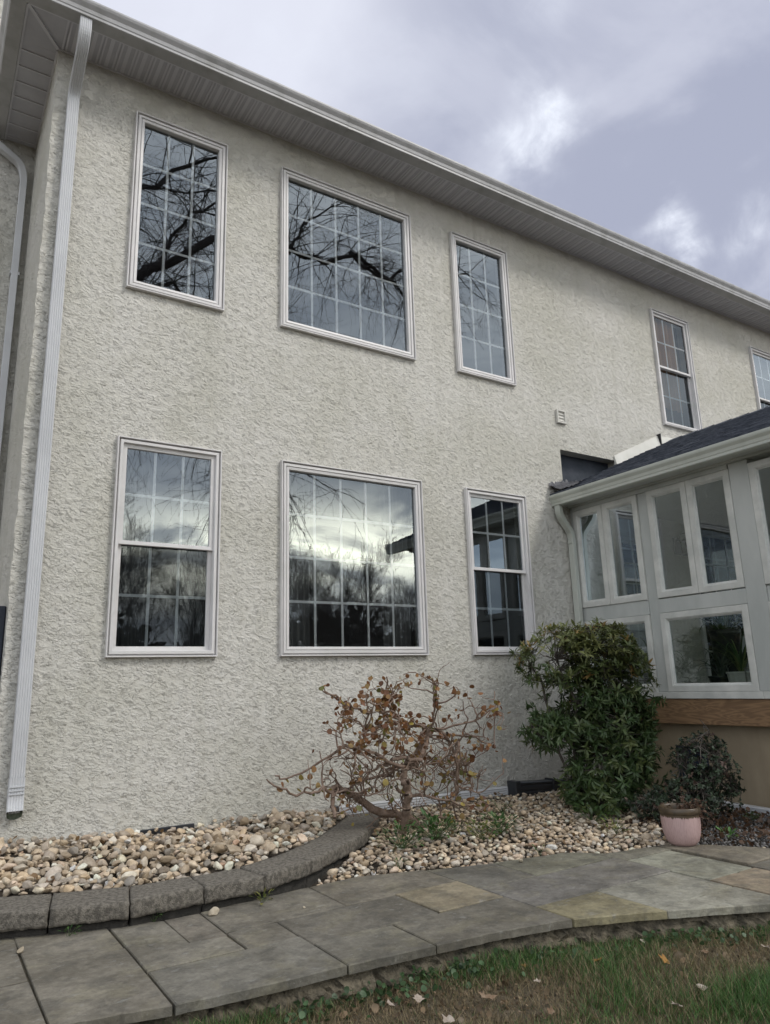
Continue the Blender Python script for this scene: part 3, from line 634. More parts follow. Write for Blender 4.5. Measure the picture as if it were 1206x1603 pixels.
for (nm, a, b, c, d, kind, nc, nr) in WIN:
    fr = MB()
    if kind != 'hung':
        fr.ring((a, b, c, d), PROF, fy); fo = fr.build('window', VINYL, house)
        gr = (a+.087, b-.087, c+.087, d-.087); pane('pane', gr, .018, GLASS2 if kind == 'pic' else GLASS, fo)
        g = MB(); muntins(g, gr, nc, nr, .030); g.build('muntin_grid', MUNT, fo)
    else:
        fr.ring((a, b, c, d), PROF[:12]+[(.055, .016), (.055, -.045)], fy); fo = fr.build('window', VINYL, house); zm = (c+d)/2+.02
        i = .055
        for (z0, z1, y0, bot) in ((zm-.022, d-i, -.004, 0), (c+i, zm+.018, .028, 1)):
            s = MB(); SP = [(0, -y0-.030), (0, -y0), (.003, -y0+.003), (.033, -y0+.001), (.036, -y0-.006), (.036, -y0-.028)]
            s.ring((a+i, b-i, z0, z1), SP, fy); so_ = s.build('sash', VINYL, fo)
            gr = (a+i+.035, b-i-.035, z0+.035, z1-.035); pane('pane', gr, y0+.018, CLEAR if nm == 'D' and not bot else SCREEN if bot else GLASS, fo)
            g = MB(); muntins(g, gr, nc, nr, y0+.028); g.build('muntin_grid', MUNT, fo)
# thin sill drip and caulk under each trim is part of PROF; eave
slope = 0.007
def ez(x): return slope*(x-0.553)
OUT = 0.39; XG = 0.24; YE = 0.0
def sheared(mb):
    mb.v = [(x, y, z+ez(x)) for x, y, z in mb.v]; return mb
sf = MB(); sf.box(XL-.31, XR, -.385, .06, ZS, ZS+.012); sheared(sf).build('soffit_panel', SOFB, house); sf = MB()
x = XL+.02
while x < XR-.1:                                      # V-grooved soffit panels: ribs running out from the wall
    for o, w_ in ((0.0, .016), (0.030, .016), (0.078, .034)): sf.box(x+o, x+o+w_, -.366, -.018, ZS-(.009 if w_ < .02 else .005), ZS-.0008)
    x += 0.148
sf.box(XL-.3, XR, -.385, -.368, ZS-.014, ZS-.0005); sf.box(XL+.0, XR, -.016, 0.0, ZS-.014, ZS-.0005)
sheared(sf).build('soffit', SOFF, house)
sf = MB(); sf.box(XL-.31, XL+.005, .062, 1.5, ZS, ZS+.012); sf.build('soffit_panel', SOFB, house); sf = MB()
y = 0.16
while y < 1.45: sf.box(XL-.292, XL-.018, y, y+.012, ZS-.012, ZS-.0008); y += .21
sf.box(XL-.31, XL-.293, -.36, 1.5, ZS-.014, ZS-.0005); sf.box(XL-.016, XL, .02, 1.5, ZS-.014, ZS-.0005)
a = Vector((XL-.30, -.372, ZS-.010)); b2 = Vector((XL-.005, -.005, ZS-.010)); dd = (b2-a).normalized(); nn = Vector((-dd.y, dd.x, 0))
sf.prism([(-.014, -.006), (.014, -.006), (.014, .009), (-.014, .009)], a, b2, nn, Vector((0, 0, 1))); sf.build('side_soffit', SOFF, house)
# fascia + K-style gutter, mitred round the corner
GP = [(.386, ZS+.145), (.386, ZS-.018), (.392, ZS-.028), (.505, ZS-.024), (.512, ZS-.018), (.512, ZS+.004), (.518, ZS+.012), (.524, ZS+.045), (.548, ZS+.080), (.556, ZS+.100), (.556, ZS+.118), (.550, ZS+.121), (.545, ZS+.117), (.545, ZS+.105), (.50, ZS+.03), (.40, ZS+.03), (.396, ZS+.145)]
V = []; n = len(GP)
SO = lambda o: 0.31+(o-.386)*1.0
for (o, z) in GP: V.append((XR, -o, z+ez(XR)))
for (o, z) in GP: V.append((XL-SO(o), -o, z))
for (o, z) in GP: V.append((XL-SO(o), 1.5, z))
F = [(k*n+i, k*n+(i+1) % n, (k+1)*n+(i+1) % n, (k+1)*n+i) for k in (0, 1) for i in range(n)]
mk('gutter', V, F, GUT, house)
# joints in the gutter
for x in (3.35, 6.45, 9.5):
    m = MB(); m.prism([(p[0]+.0015 if p[0] > .39 else p[0], p[1]-(.0015 if p[1] < ZS+.01 else 0)) for p in GP[1:12]]+[(.55, ZS+.115), (.50, ZS+.0), (.40, ZS-.015)], (x, 0, ez(x)), (x+.05, 0, ez(x)), (0, -1, 0), (0, 0, 1)); m.build('gutter_joint', GUT, house)
RB = 5.0; pk = 2.6
V = [(XL-.42, -.47, ZS+.135), (XR, -.47, ZS+.135+ez(XR)), (XR, RB, ZS+pk), (XL+2.0, RB, ZS+pk), (XL-.42, 1.5, ZS+.135), (XL+2.0, 1.5+2.0, ZS+pk*.6)]
n = len(V); V = V+[(x, y, z+.03) for x, y, z in V]
mk('roof', V, [(0, 1, 2, 3), (0, 3, 5, 4), (6, 7, 8, 9), (6, 9, 11, 10), (0, 1, 7, 6), (0, 6, 10, 4)], SHING, house)
# downspout on the front wall
sp = spout_prof(.098, .072, 5, .004)
pth = [(0.706, -.46, ZS-.02), (0.706, -.463, 5.66), (0.706, -.40, 5.56), (0.706, -.10, 5.37), (0.706, -.052, 5.30), (0.706, -.052, -.60)]
V, F = sweep(arc(pth, .05), sp, (1, 0, 0)); ds = mk('downspout', V, F, ALU, house)
sp2 = spout_prof(.106, .080, 5, .004)
V, F = sweep(arc([(0.706, -.056, -.60), (0.706, -.056, -.76), (0.706, -.080, -.835)], .05), sp2, (1, 0, 0)); el = mk('spout_outlet', V, F, ALU, ds)
V = []; nn_ = 16
for k in range(nn_+1):
    t = k/nn_; x_ = .706+.052*math.cos(PI*t); zb = -.838-.052*math.sin(PI*t)**.55
    V += [(x_, -.030-.030*abs(math.cos(PI*t))**6, -.80), (x_, -.045-.035*abs(math.cos(PI*t))**6, zb)]
mk('outlet_lining', V, [(2*k, 2*k+1, 2*k+3, 2*k+2) for k in range(nn_)], mat('algae_lined_metal', (.07, .09, .06), .7, var=(.15, .17, .12), vscale=30), ds)
m = MB()
for z in (-.665, -.69, -.715): m.box(.655, .757, -.1035, -.0965, z, z+.008)
m.build('crimp', ALU, ds)
# the one in the shaded corner: runs from the side gutter round to the rear wing
sp = spout_prof(.085, .065, 4, .003)
V, F = sweep(arc([(0.10, 1.36, ZS-.02), (0.10, 1.36, 5.66), (0.42, 1.42, 5.50), (0.46, 1.44, 5.36), (0.46, 1.44, -1.3)], .09, 6), sp, (0, 1, 0)); mk('downspout', V, F, ALU, house)
m = MB(); m.box(.415, .505, 1.40, 1.485, 4.2, 4.23); m.build('pipe_strap', ALU, house)
# electric meter box low on the side wall
m = MB(); m.box(XL-.11, XL-.003, .10, .36, .05, .66, .008); m.box(XL-.125, XL-.112, .13, .33, .12, .60, .004); m.build('meter_box', mat('meter_box_paint', (.018, .024, .04), .5), house)
# exhaust vent: frame with louvres
vx0, vx1, vz0, vz1 = 6.69, 6.85, 3.20, 3.385
m = MB(); m.ring((vx0, vx1, vz0, vz1), [(0, 0), (0, .030), (.004, .034), (.020, .034), (.023, .030), (.023, .004)], fy)
VENT = mat('wall_coloured_vent', (.60, .585, .54), .6)
mv = m.build('exhaust_vent', VENT, house)
m = MB()
for k in range(3):
    z = vz0+.026+k*.044; m.prism([(0, 0), (.022, .006), (.022, .010), (0, .038)], (vx0+.023, -.002, z), (vx1-.023, -.002, z), (0, -1, 0), (0, 0, 1))
m.box(vx0+.023, vx1-.023, -.012, -.001, vz0+.023, vz1-.023)
m.build('louvre', VENT, mv)
# narrow black strip where the wall meets the gravel
m = MB(); m.box(1.62, 2.05, -.022, -.002, -1.12, -1.078, .004); m.build('dark_base_strip', BLACKP, house)
# ---------------------------------------------------------------- sunroom
SX, SE, SR = 6.80, -3.45, 11.20
sun_r = empty('sunroom', (SX, 0, -1.45), 'grey painted sunroom with casement windows and a dark shingle roof beside the stucco wall', 'sunroom')
fx = lambda a, b, o: (SX-o, a, b)                      # west face: a = y, b = z, out towards -x
m = MB()
m.box(SX, SX+.10, -.05, 0, -.19, 2.06); m.build('post', GREY, sun_r)
m = MB(); m.box(SX, SX+.10, -1.158, -1.022, -.19, 2.06, .004); m.build('post', GREY, sun_r)
m = MB(); m.box(SX-.02, SX+.10, -2.372, -2.168, -.19, 2.06, .005); m.build('post', GREY, sun_r)
m = MB(); m.box(SX, SX+.10, SE, -3.355, -.19, 2.06, .005); m.build('post', GREY, sun_r)
m = MB(); m.box(SX-.012, SX+.09, -1.021, -.051, .64, .80, .004); m.box(SX-.018, SX+.09, -2.167, -1.159, .64, .79, .005); m.box(SX-.004, SX+.09, -3.354, -2.373, .64, .79, .004); m.build('rail', GREY, sun_r)
m = MB(); m.box(SX-.03, SX+.09, -2.20, -.003, -.26, -.192, .004); m.box(SX-.028, SX+.09, SE, -2.202, -.26, -.192, .004); m.build('sill', SASH, sun_r)
m = MB(); m.box(SX-.05, SX+.10, -2.24, -.002, 2.062, 2.16, .004); m.box(SX-.065, SX+.10, -3.52, -2.242, 2.062, 2.17, .004); m.box(SX-.03, SX-.001, -2.16, -.05, 2.012, 2.060, .003)
m.build('header', GREY, sun_r)
m = MB(); m.box(SX-.012, SX+.10, -3.40, -.002, -.515, -.262, .003); m.build('beam', WOOD, sun_r)
SPR = [(0, -.02), (0, .022), (.004, .026), (.060, .026), (.065, .020), (.072, .018), (.078, .002), (.085, .0), (.085, -.02)]
def casement(y0, y1, z0, z1, face, parent=sun_r, pw=None):
    s = MB(); s.ring((y0, y1, z0, z1), SPR, face); w_ = s.build('window', SASH, parent)
    i = .083; a, b, c, d = y0+i, y1-i, z0+i, z1-i
    mk('pane', [face(a, c, -.012), face(b, c, -.012), face(b, d, -.012), face(a, d, -.012)], [(0, 1, 2, 3)], SGLASS, w_)
for (y0, y1) in ((-.508, -.052), (-1.020, -.512), (-1.662, -1.160), (-2.166, -1.666), (-2.86, -2.374), (-3.353, -2.864)): casement(y0, y1, .802, 2.010, fx)
for (y0, y1) in ((-1.020, -.052), (-2.166, -1.160), (-3.353, -2.374)): casement(y0, y1, -.190, .637, fx)
# south and east faces
fs = lambda a, b, o: (a, SE-o, b)
fe = lambda a, b, o: (SR+o, a, b)
m = MB()
for x in np.linspace(SX+.05, SR-.05, 5): m.box(x-.05 if x > SX+.1 else x+.051, x+.05 if x > SX+.1 else x+.10, SE+.001, SE+.10, -.19, 2.06)
for x0, x1 in ((SX+.101, SR-.101),): m.box(x0, x1, SE-.008, SE+.0, .64, .80); m.box(SX+.1, SR+.02, SE-.03, SE+.09, -.26, -.192); m.box(SX+.1, SR+.02, SE-.03, SE+.09, 2.062, 2.16)
m.build('post', GREY, sun_r)
xs4 = np.linspace(SX+.05, SR-.05, 5)
for i in range(4):
    casement(xs4[i]+.052, xs4[i+1]-.052, .802, 2.06, fs); casement(xs4[i]+.052, xs4[i+1]-.052, -.19, .637, fs)
m = MB(); 
for y in (-3.40, -2.3, -1.15, -.05): m.box(SR-.10, SR, y-.05, y+.05, -.19, 2.06)
m.box(SR-.09, SR+.008, -3.35, -.1, .64, .80); m.box(SR-.09, SR+.03, SE+.1, -.003, -.26, -.192); m.box(SR-.09, SR+.03, SE+.1, -.003, 2.062, 2.16); m.build('post', GREY, sun_r)
for (y0, y1) in ((-3.348, -2.352), (-2.248, -1.202), (-1.098, -.102)): casement(y0, y1, .802, 2.06, fe); casement(y0, y1, -.19, .637, fe)
m = MB(); m.box(SX+.101, SR-.101, SE+.101, -.002, -.30, -.262); m.build('floor', mat('sunroom_floor_tile', (.22, .20, .17), .5, var=(.17, .15, .13), vscale=3), sun_r)
m = MB(); m.box(SX+.1, SR-.1, SE+.1, -.002, 2.10, 2.14); m.build('ceiling', mat('sunroom_ceiling', (.42, .42, .38), .8), sun_r)
m = MB(); m.box(SX+.13, SR-.1, SE+.12, -.001, -1.7, -.301); m.build('foundation', TAN, sun_r)
m = MB(); m.box(SX+.101, SR, SE+.0, SE+.09, -.515, -.262); m.build('south_beam', WOOD, sun_r)
m = MB(); m.box(SX+.112, SX+.129, -1.42, -1.09, -1.05, -.76, .004); m.ring((-1.43, -1.08, -1.06, -.75), [(0, 0), (0, .03), (.02, .03), (.02, .0)], lambda a, b, o: (SX+.13-o, a, b)); m.build('crawl_space_vent', mat('blue_black_vent', (.012, .02, .04), .5), sun_r)
# roof: stepped shingle courses each side of the ridge
RX, RZ0, RZ = 9.0, 2.205, 3.315
dx = RX-(SX-.34); Lr = math.hypot(dx, RZ-RZ0); nc_ = 20
for sgn in (1, -1):
    m = MB()
    for k in range(nc_):
        t0, t1 = k/nc_, (k+1)/nc_+.004; x0 = SX-.34+dx*t0; x1 = SX-.34+dx*min(1, t1); z0 = RZ0+(RZ-RZ0)*t0+.013; z1 = RZ0+(RZ-RZ0)*min(1, t1)+.001
        ys = np.linspace(-3.80, -.002, 27)+np.where(np.arange(27) % 26 == 0, 0, rng.normal(0, .02, 27))
        for j in range(26):
            h = rng.uniform(-.0035, .0035); A = [x0, x1]
            if sgn < 0: A = [2*RX-x0, 2*RX-x1]
            m.add([(A[0], ys[j], z0+h), (A[0], ys[j+1], z0+h), (A[1], ys[j+1], z1), (A[1], ys[j], z1), (A[0], ys[j], z0-.02), (A[0], ys[j+1], z0-.02)], [(0, 1, 2, 3), (4, 5, 1, 0)])
    e0 = SX-.34 if sgn > 0 else 2*RX-(SX-.34)
    m.add([(e0, -3.80, RZ0-.01), (e0, -.002, RZ0-.01), (RX, -.002, RZ-.02), (RX, -3.80, RZ-.02)], [(0, 1, 2, 3)])
    m.build('roof', SHING, sun_r)
m = MB()
for k in range(15):
    y = -3.80+k*.255; m.add([(RX-.11, y, RZ-.035), (RX, y, RZ+.024), (RX+.11, y, RZ-.035), (RX-.11, y+.27 if k < 14 else -.002, RZ-.043), (RX, y+.27 if k < 14 else -.002, RZ+.016), (RX+.11, y+.27 if k < 14 else -.002, RZ-.043)], [(0, 1, 4, 3), (1, 2, 5, 4)])
m.build('ridge_cap', SHING, sun_r)
mk('gable', [(SX-.1, -3.50, 2.14), (SR+.1, -3.50, 2.14), (RX, -3.50, RZ-.06)], [(0, 1, 2)], GREY, sun_r)
mk('gable', [(SX-.1, -.003, 2.141), (SR+.1, -.003, 2.141), (RX, -.003, RZ-.04)], [(0, 1, 2)], GREY, sun_r)
# sunroom gutter (K-style) along the west eave
zg = 2.06; KP = [(0, .14), (0, .004), (-.006, 0), (-.075, 0), (-.080, .006), (-.080, .030), (-.086, .040), (-.092, .070), (-.112, .098), (-.116, .112), (-.116, .130), (-.110, .134), (-.104, .130), (-.104, .118), (-.07, .02), (-.01, .02), (-.01, .14)]
m = MB(); m.prism(KP, (SX-.245, -3.80, zg), (SX-.245, .0, zg), (1, 0, 0), (0, 0, 1)); sg = m.build('gutter', GUTO, sun_r)
m = MB(); m.box(SX-.243, SX-.052, -3.5, -.0, 2.085, 2.098); m.build('eave_soffit', GREY, sun_r)
m = MB(); m.prism([(p[0]-.0015, p[1]) for p in KP[2:13]]+[(-.09, .118), (-.06, .015), (-.01, .015)], (SX-.245, -.62, zg-.0015), (SX-.245, -.60, zg-.0015), (1, 0, 0), (0, 0, 1)); m.build('gutter_joint', GUTO, sg)
m = MB(); V, F = sweep(arc([(SX-.285, -.075, zg+.005), (SX-.285, -.075, 1.98), (SX-.26, -.07, 1.92), (SX-.10, -.062, 1.74), (SX-.082, -.06, 1.66), (SX-.082, -.06, -1.05), (SX-.09, -.10, -1.14), (SX-.30, -.14, -1.19)], .06), spout_prof(.082, .062, 4, .003), (0, 1, 0)); m.add(V, F)
m.build('downspout', GUTO, sun_r)
m = MB(); m.box(SX-.125, SX-.038, -.095, -.025, 1.60, 1.63); m.build('pipe_collar', GUTO, sun_r)
# white aluminium flashing board climbing the roof/wall line, and the torn corner flashing
def on_roof(x): return RZ0+(RZ-RZ0)*(x-(SX-.34))/dx
m = MB(); m.prism([(0, -.02), (0, .145), (-.012, .145), (-.05, -.02)], (7.74, -.004, on_roof(7.74)), (8.735, -.004, on_roof(8.735)+.01), (0, 1, 0), (0, 0, 1)); m.prism([(0, -.02), (0, .15), (-.012, .15), (-.06, -.02)], (8.75, -.004, on_roof(8.75)+.004), (9.26, -.004, RZ-.09), (0, 1, 0), (0, 0, 1))
m.build('flashing', mat('cream_flashing', (.66, .65, .60), .5, var=(.58, .57, .52), vscale=4), sun_r)
m = MB(); m.box(8.736, 8.749, -.065, -.003, on_roof(8.74)-.01, on_roof(8.74)+.175); m.build('flashing_joint', BLACKM, sun_r)
V = []; nu, nv = 16, 8
for i in range(nu+1):
    for j in range(nv+1):
        u, v_ = i/nu, j/nv; x = SX-.345+.33*u; y = -.30*v_**1.4; z = on_roof(x)+.025+.14*(1-v_)**2*(1-.5*u)+rng.normal(0, .009); V.append((x, y-.003, z))
F = [(i*(nv+1)+j, (i+1)*(nv+1)+j, (i+1)*(nv+1)+j+1, i*(nv+1)+j+1) for i in range(nu) for j in range(nv)]
mk('torn_flashing', V, F, mat('crumpled_lead', (.12, .12, .13), .55, var=(.06, .06, .07), vscale=9), sun_r, label='crumpled dark flashing at the roof corner')
# windows of the house wall seen inside the sunroom, and the wall lantern
m = MB(); RIN = [(0, 0), (0, .03), (.05, .03), (.055, .015), (.09, .015), (.09, .001)]
def inner_window(a, b, c, d, nc, nr, name):
    m = MB(); m.ring((a, b, c, d), RIN, fy); o = m.build(name, VINYL, house)
    mk('pane', [(a+.05, -.004, c+.05), (b-.05, -.004, c+.05), (b-.05, -.004, d-.05), (a+.05, -.004, d-.05)], [(0, 1, 2, 3)], mat('dark_door_glass', (.02, .022, .022), .08), o)
    g = MB(); muntins(g, (a+.09, b-.09, c+.09, d-.09), nc, nr, -.012); g.build('muntin_grid', VINYL, o)
inner_window(7.62, 8.42, .55, 1.78, 3, 4, 'window'); inner_window(9.20, 10.9, -.22, 2.02, 4, 5, 'patio_door')
m = MB(); m.box(8.80, 8.94, -.03, -.004, 1.62, 1.86, .004)
m.build_ = None
L = empty('wall_lantern', (8.87, -.03, 1.62), 'black carriage lantern on the stucco wall inside the sunroom', 'lantern')
m.build('back_plate', BLACKM, L)
V, F = tubes(np.array([[8.87, -.03, 1.80, 8.87, -.10, 1.90, .009, .009], [8.87, -.10, 1.90, 8.87, -.17, 1.90, .009, .008], [8.87, -.17, 1.90, 8.87, -.18, 1.84, .008, .008]]), 6); mk('arm', V, F, BLACKM, L)
m = MB(); m.add([(8.87-.075, -.18-.075, 1.78), (8.87+.075, -.18-.075, 1.78), (8.87+.075, -.18+.075, 1.78), (8.87-.075, -.18+.075, 1.78), (8.87, -.18, 1.86)], [(0, 1, 4), (1, 2, 4), (2, 3, 4), (3, 0, 4), (0, 3, 2, 1)]); m.build('roof', BLACKM, L)
m = MB()
for sx_ in (-1, 1):
    for sy_ in (-1, 1): m.add(*[list(q) for q in (lambda p, r: ([(p[0]-r, p[1]-r, 1.60), (p[0]+r, p[1]-r, 1.60), (p[0]+r, p[1]+r, 1.60), (p[0]-r, p[1]+r, 1.60), (p[0]-r+.01*sx_, p[1]-r+.01*sy_, 1.78), (p[0]+r+.01*sx_, p[1]-r+.01*sy_, 1.78), (p[0]+r+.01*sx_, p[1]+r+.01*sy_, 1.78), (p[0]-r+.01*sx_, p[1]+r+.01*sy_, 1.78)], [(0, 1, 5, 4), (1, 2, 6, 5), (2, 3, 7, 6), (3, 0, 4, 7)]))((8.87+sx_*.05, -.18+sy_*.05), .005)])
m.box(8.87-.058, 8.87+.058, -.238, -.122, 1.585, 1.60, .002); m.build('frame', BLACKM, L)
V, F = tubes(np.array([[8.87, -.18, 1.60, 8.87, -.18, 1.70, .014, .014]]), 8); mk('candle', V, F, VINYL, L)
# ---------------------------------------------------------------- things inside the sunroom
def lathe(prof, c, seg=28, flute=0.0, nfl=14):
    V = []; F = []; n = len(prof)
    for i in range(seg):
        t = 2*PI*i/seg; k = 1+flute*math.cos(nfl*t)
        for (r, z) in prof: V.append((c[0]+r*k*math.cos(t), c[1]+r*k*math.sin(t), c[2]+z))
    for i in range(seg):
        for j in range(n-1): a, b = i*n+j, ((i+1) % seg)*n+j; F.append((a, b, b+1, a+1))
    return V, F
LEAFG = lambda nm, b, tr=.25, ro=.45: mat(nm, b, ro, attr=True, var=(.7, .75, .7), vscale=12, trans=tr)
LEAF = LEAFG('leaf_tissue', (1, 1, 1))
def strap_leaves(c, n, L0, L1, wd, seed, cols, zmin=.35):
    r = np.random.default_rng(seed); V = []; F = []; Cc = []
    for _ in range(n):
        az = r.uniform(0, 2*PI); L = r.uniform(L0, L1); el = r.uniform(.9, 1.45); cur = r.uniform(.5, 2.0); p = np.array(c, float); k = 9; col = cols[r.integers(len(cols))]*r.uniform(.7, 1.2)
        s = np.array([-math.sin(az), math.cos(az), 0]); base = len(V)
        for i in range(k+1):
            t = i/k; e = el-cur*t*t*1.6; d = np.array([math.cos(az)*math.cos(e), math.sin(az)*math.cos(e), math.sin(e)]); wd_ = wd*(1-t)**.6*(.6+.4*min(1, t*5))
            V += [p-s*wd_, p+np.array([0, 0, -wd_*.35]), p+s*wd_]; Cc += [col]*3; p = p+d*L/k
            if i: a = base+3*(i-1); F += [(a, a+1, a+4, a+3), (a+1, a+2, a+5, a+4)]
    return V, F, np.array(Cc)
def potted(c, r, h, n, L0, L1, wd, seed, cols, label, mpot, nm='potted_plant', fl=.0):
    o = empty(nm, c, label, 'plant'); V, F = lathe([(0, 0), (r*.72, 0), (r*.76, .01), (r*.98, h*.9), (r*1.04, h*.92), (r*1.04, h), (r*.93, h), (r*.9, h*.8), (0, h*.8)], c, 30, fl); mk('pot', V, F, mpot, o, smooth=fl == 0)
    V, F, Cc = strap_leaves((c[0], c[1], c[2]+h*.8), n, L0, L1, wd, seed, cols); mk('leaves', V, F, LEAF, o, col=Cc); return o
G1 = [np.array(c)*1.7 for c in ((.05, .09, .035), (.07, .12, .05), (.035, .065, .03), (.16, .19, .08))]; G2 = [np.array(c) for c in ((.14, .18, .15), (.20, .24, .20), (.09, .12, .09))]
WP = mat('white_ceramic', (.55, .54, .50), .4)
potted((7.40, -1.63, -.262), .15, .26, 46, .35, .70, .014, 3, G1, 'strappy dark green plant in a white fluted pot behind the lower sunroom window', WP, fl=.03)
potted((7.62, -1.25, -.262), .14, .22, 40, .3, .55, .02, 4, G2, 'silvery green leafy plant at the left of the lower sunroom window', BLACKP)
potted((7.35, -.55, -.262), .13, .30, 30, .35, .75, .02, 5, G1, 'dark leafy plant behind the sunroom glass next to the stucco wall', BLACKP)
potted((8.1, -1.05, -.262), .17, .75, 34, .4, .75, .02, 6, G1, 'tall dark plant on a stand deeper in the sunroom', BLACKP)
L = empty('candle_lantern', (7.16, -1.93, -.262), 'metal candle lantern with a red candle in the lower sunroom window', 'lantern')
m = MB(); c = (7.16, -1.93)
for sx_ in (-.07, .07):
    for sy_ in (-.07, .07): m.box(c[0]+sx_-.006, c[0]+sx_+.006, c[1]+sy_-.006, c[1]+sy_+.006, -.24, .02)
m.box(c[0]-.08, c[0]+.08, c[1]-.08, c[1]+.08, -.262, -.24, .003); m.box(c[0]-.08, c[0]+.08, c[1]-.08, c[1]+.08, .02, .035, .003); m.box(c[0]-.045, c[0]+.045, c[1]-.045, c[1]+.045, .036, .065, .003); m.build('frame', mat('aged_pewter', (.25, .24, .22), .4, metallic=.6), L)
V, F = tubes(np.array([[c[0]+.05*math.cos(a), c[1], .065+.06*math.sin(a), c[0]+.05*math.cos(a+.4), c[1], .065+.06*math.sin(a+.4), .005, .005] for a in np.arange(0, 3.1, .4)]), 6); mk('handle', V, F, BLACKM, L)
V, F = lathe([(0, 0), (.035, 0), (.035, .09), (0, .09)], (c[0], c[1], -.24), 20); mk('candle', V, F, mat('red_wax', (.25, .015, .02), .4, trans=.2), L)
# curtains behind the house windows
def curtain(x0, x1, z0, z1, y, label, mt, folds=9, amp=.022):
    n = 90; V = []
    for i in range(n+1):
        t = i/n; x = x0+(x1-x0)*t
        for z in (z1, z0): V.append((x+.008*math.sin(z*3+x*20), y+amp*math.sin(folds*2*PI*t+(.6 if z == z0 else 0)), z))
    return tag(mk('curtain', V, [(2*i, 2*i+1, 2*i+3, 2*i+2) for i in range(n)], mt, smooth=True), label, 'curtain', 'curtains behind the windows')
curtain(1.42, 1.66, .30, 2.1, .20, 'sheer curtain at the left of the lower left window', CURT, 5); curtain(1.92, 2.14, .30, 2.1, .21, 'sheer curtain at the right of the lower left window', CURT, 4)
BRC = mat('brown_curtain_cloth', (.50, .30, .18), .9, trans=.3)
curtain(2.86, 3.22, .30, 2.08, .21, 'curtain at the left of the large lower window', CURT, 6); curtain(4.08, 4.42, .30, 2.08, .21, 'curtain at the right of the large lower window', CURT, 6)
curtain(8.97, 9.60, 3.9, 5.42, .10, 'brown drape in the upper window above the sunroom roof', BRC, 5)
# ---------------------------------------------------------------- pipes lying along the wall base
def pipe_run(name, pts, w_, d_, mt, label, side, ribs=5):
    V, F = sweep([Vector(p) for p in pts], spout_prof(w_, d_, ribs, .005), side); n = len(spout_prof(w_, d_, ribs, .005)); return V, F
o = empty('drain_pipe', (4.4, -.07, -1.15), 'long white ribbed drain pipe lying along the foot of the stucco wall', 'drain pipe')
V, F = sweep([(3.33, -.075, -1.125), (5.50, -.075, -1.150)], spout_prof(.078, .085, 3, .006), (0, 0, 1)); mk('pipe', V, F, ALU, o)
m = MB(); m.box(3.30, 3.34, -.13, -.02, -1.175, -1.075, .004); m.build('end_collar', BLACKP, o)
o = empty('drain_extension', (6.1, -.16, -1.2), 'black plastic drain trough at the wall foot under the evergreen shrub', 'drain pipe')
V, F = sweep([(5.40, -.175, -1.120), (6.70, -.175, -1.185)], spout_prof(.13, .12, 2, .006), (0, 0, 1)); mk('trough', V, F, BLACKP, o)
m = MB(); m.box(5.36, 5.43, -.245, -.105, -1.195, -1.045, .006); m.build('connector', BLACKP, o)
m = MB(); m.box(5.9, 5.93, -.243, -.107, -1.21, -1.065, .004); m.build('connector', BLACKP, o)
o = empty('drain_pipe', (6.8, -2.2, -1.3), 'white corrugated downspout pipe lying along the tan foundation', 'drain pipe')
V, F = sweep([(6.83, -1.42, -1.285), (6.80, -3.6, -1.335)], spout_prof(.10, .085, 6, .006), (0, 0, 1)); mk('pipe', V, F, ALU, o)
# ---------------------------------------------------------------- plants
def leaf_mesh(L, W, fold=.25, curl=.25, tip=1.0):
    ts = [0, .25, .55, .8, 1.0]; ws = [.12, .8, 1.0, .6, .03]; V = []
    for t, w_ in zip(ts, ws):
        z = -curl*L*t*t; V += [(L*t, -W/2*w_, z+fold*W*w_*.5), (L*t, 0, z), (L*t, W/2*w_, z+fold*W*w_*.5)]
    F = []
    for i in range(4): a = 3*i; F += [(a, a+1, a+4, a+3), (a+1, a+2, a+5, a+4)]
    return np.array(V), np.array(F)
LV = [leaf_mesh(1, .30, .3, .3), leaf_mesh(1, .34, .2, .1), leaf_mesh(1, .27, .35, .5)]
def whorls(pts, dirs, nl, L, cols, r, spread=1.0, W=1.0):
    """clusters of leaves at shoot tips"""
    n = len(pts); k = nl; az = r.uniform(0, 2*PI, (n, 1))+np.arange(k)*2.4+r.normal(0, .2, (n, k)); el = r.uniform(.15, 1.1, (n, k))*spread
    F3 = frames(dirs, r.normal(size=(n, 3))); u = np.cos(az)*np.cos(el); v = np.sin(az)*np.cos(el); s = np.sin(el)
    d = s[..., None]*F3[:, None, :, 0]+u[..., None]*F3[:, None, :, 1]+v[..., None]*F3[:, None, :, 2]
    d = d.reshape(-1, 3)+np.array([0, 0, -.12]); R = frames(d, np.repeat(dirs, k, 0)+r.normal(0, .25, (n*k, 3))+np.array([0, 0, .6]))
    sc_ = r.uniform(.6, 1.15, n*k)*L; M = R*sc_[:, None, None]; M[:, :, 1] *= W
    T = np.repeat(pts, k, 0)+r.normal(0, L*.12, (n*k, 3)); cc = np.repeat(cols, k, 0)*r.uniform(.75, 1.25, (n*k, 1))
    return scatter(LV, r.integers(0, 3, n*k), M, T, cc)
def wander(p, d, L, r0, r1, k, r, wob=.35, grav=0.0):
    seg = []; p = np.array(p, float); d = np.array(d, float)
    for i in range(k):
        d = d+r.normal(0, wob, 3)+np.array([0, 0, grav]); d /= np.linalg.norm(d); q_ = p+d*L/k; a = r0+(r1-r0)*i/k; b = r0+(r1-r0)*(i+1)/k; seg.append([*p, *q_, a, b]); p = q_
    return seg, p, d
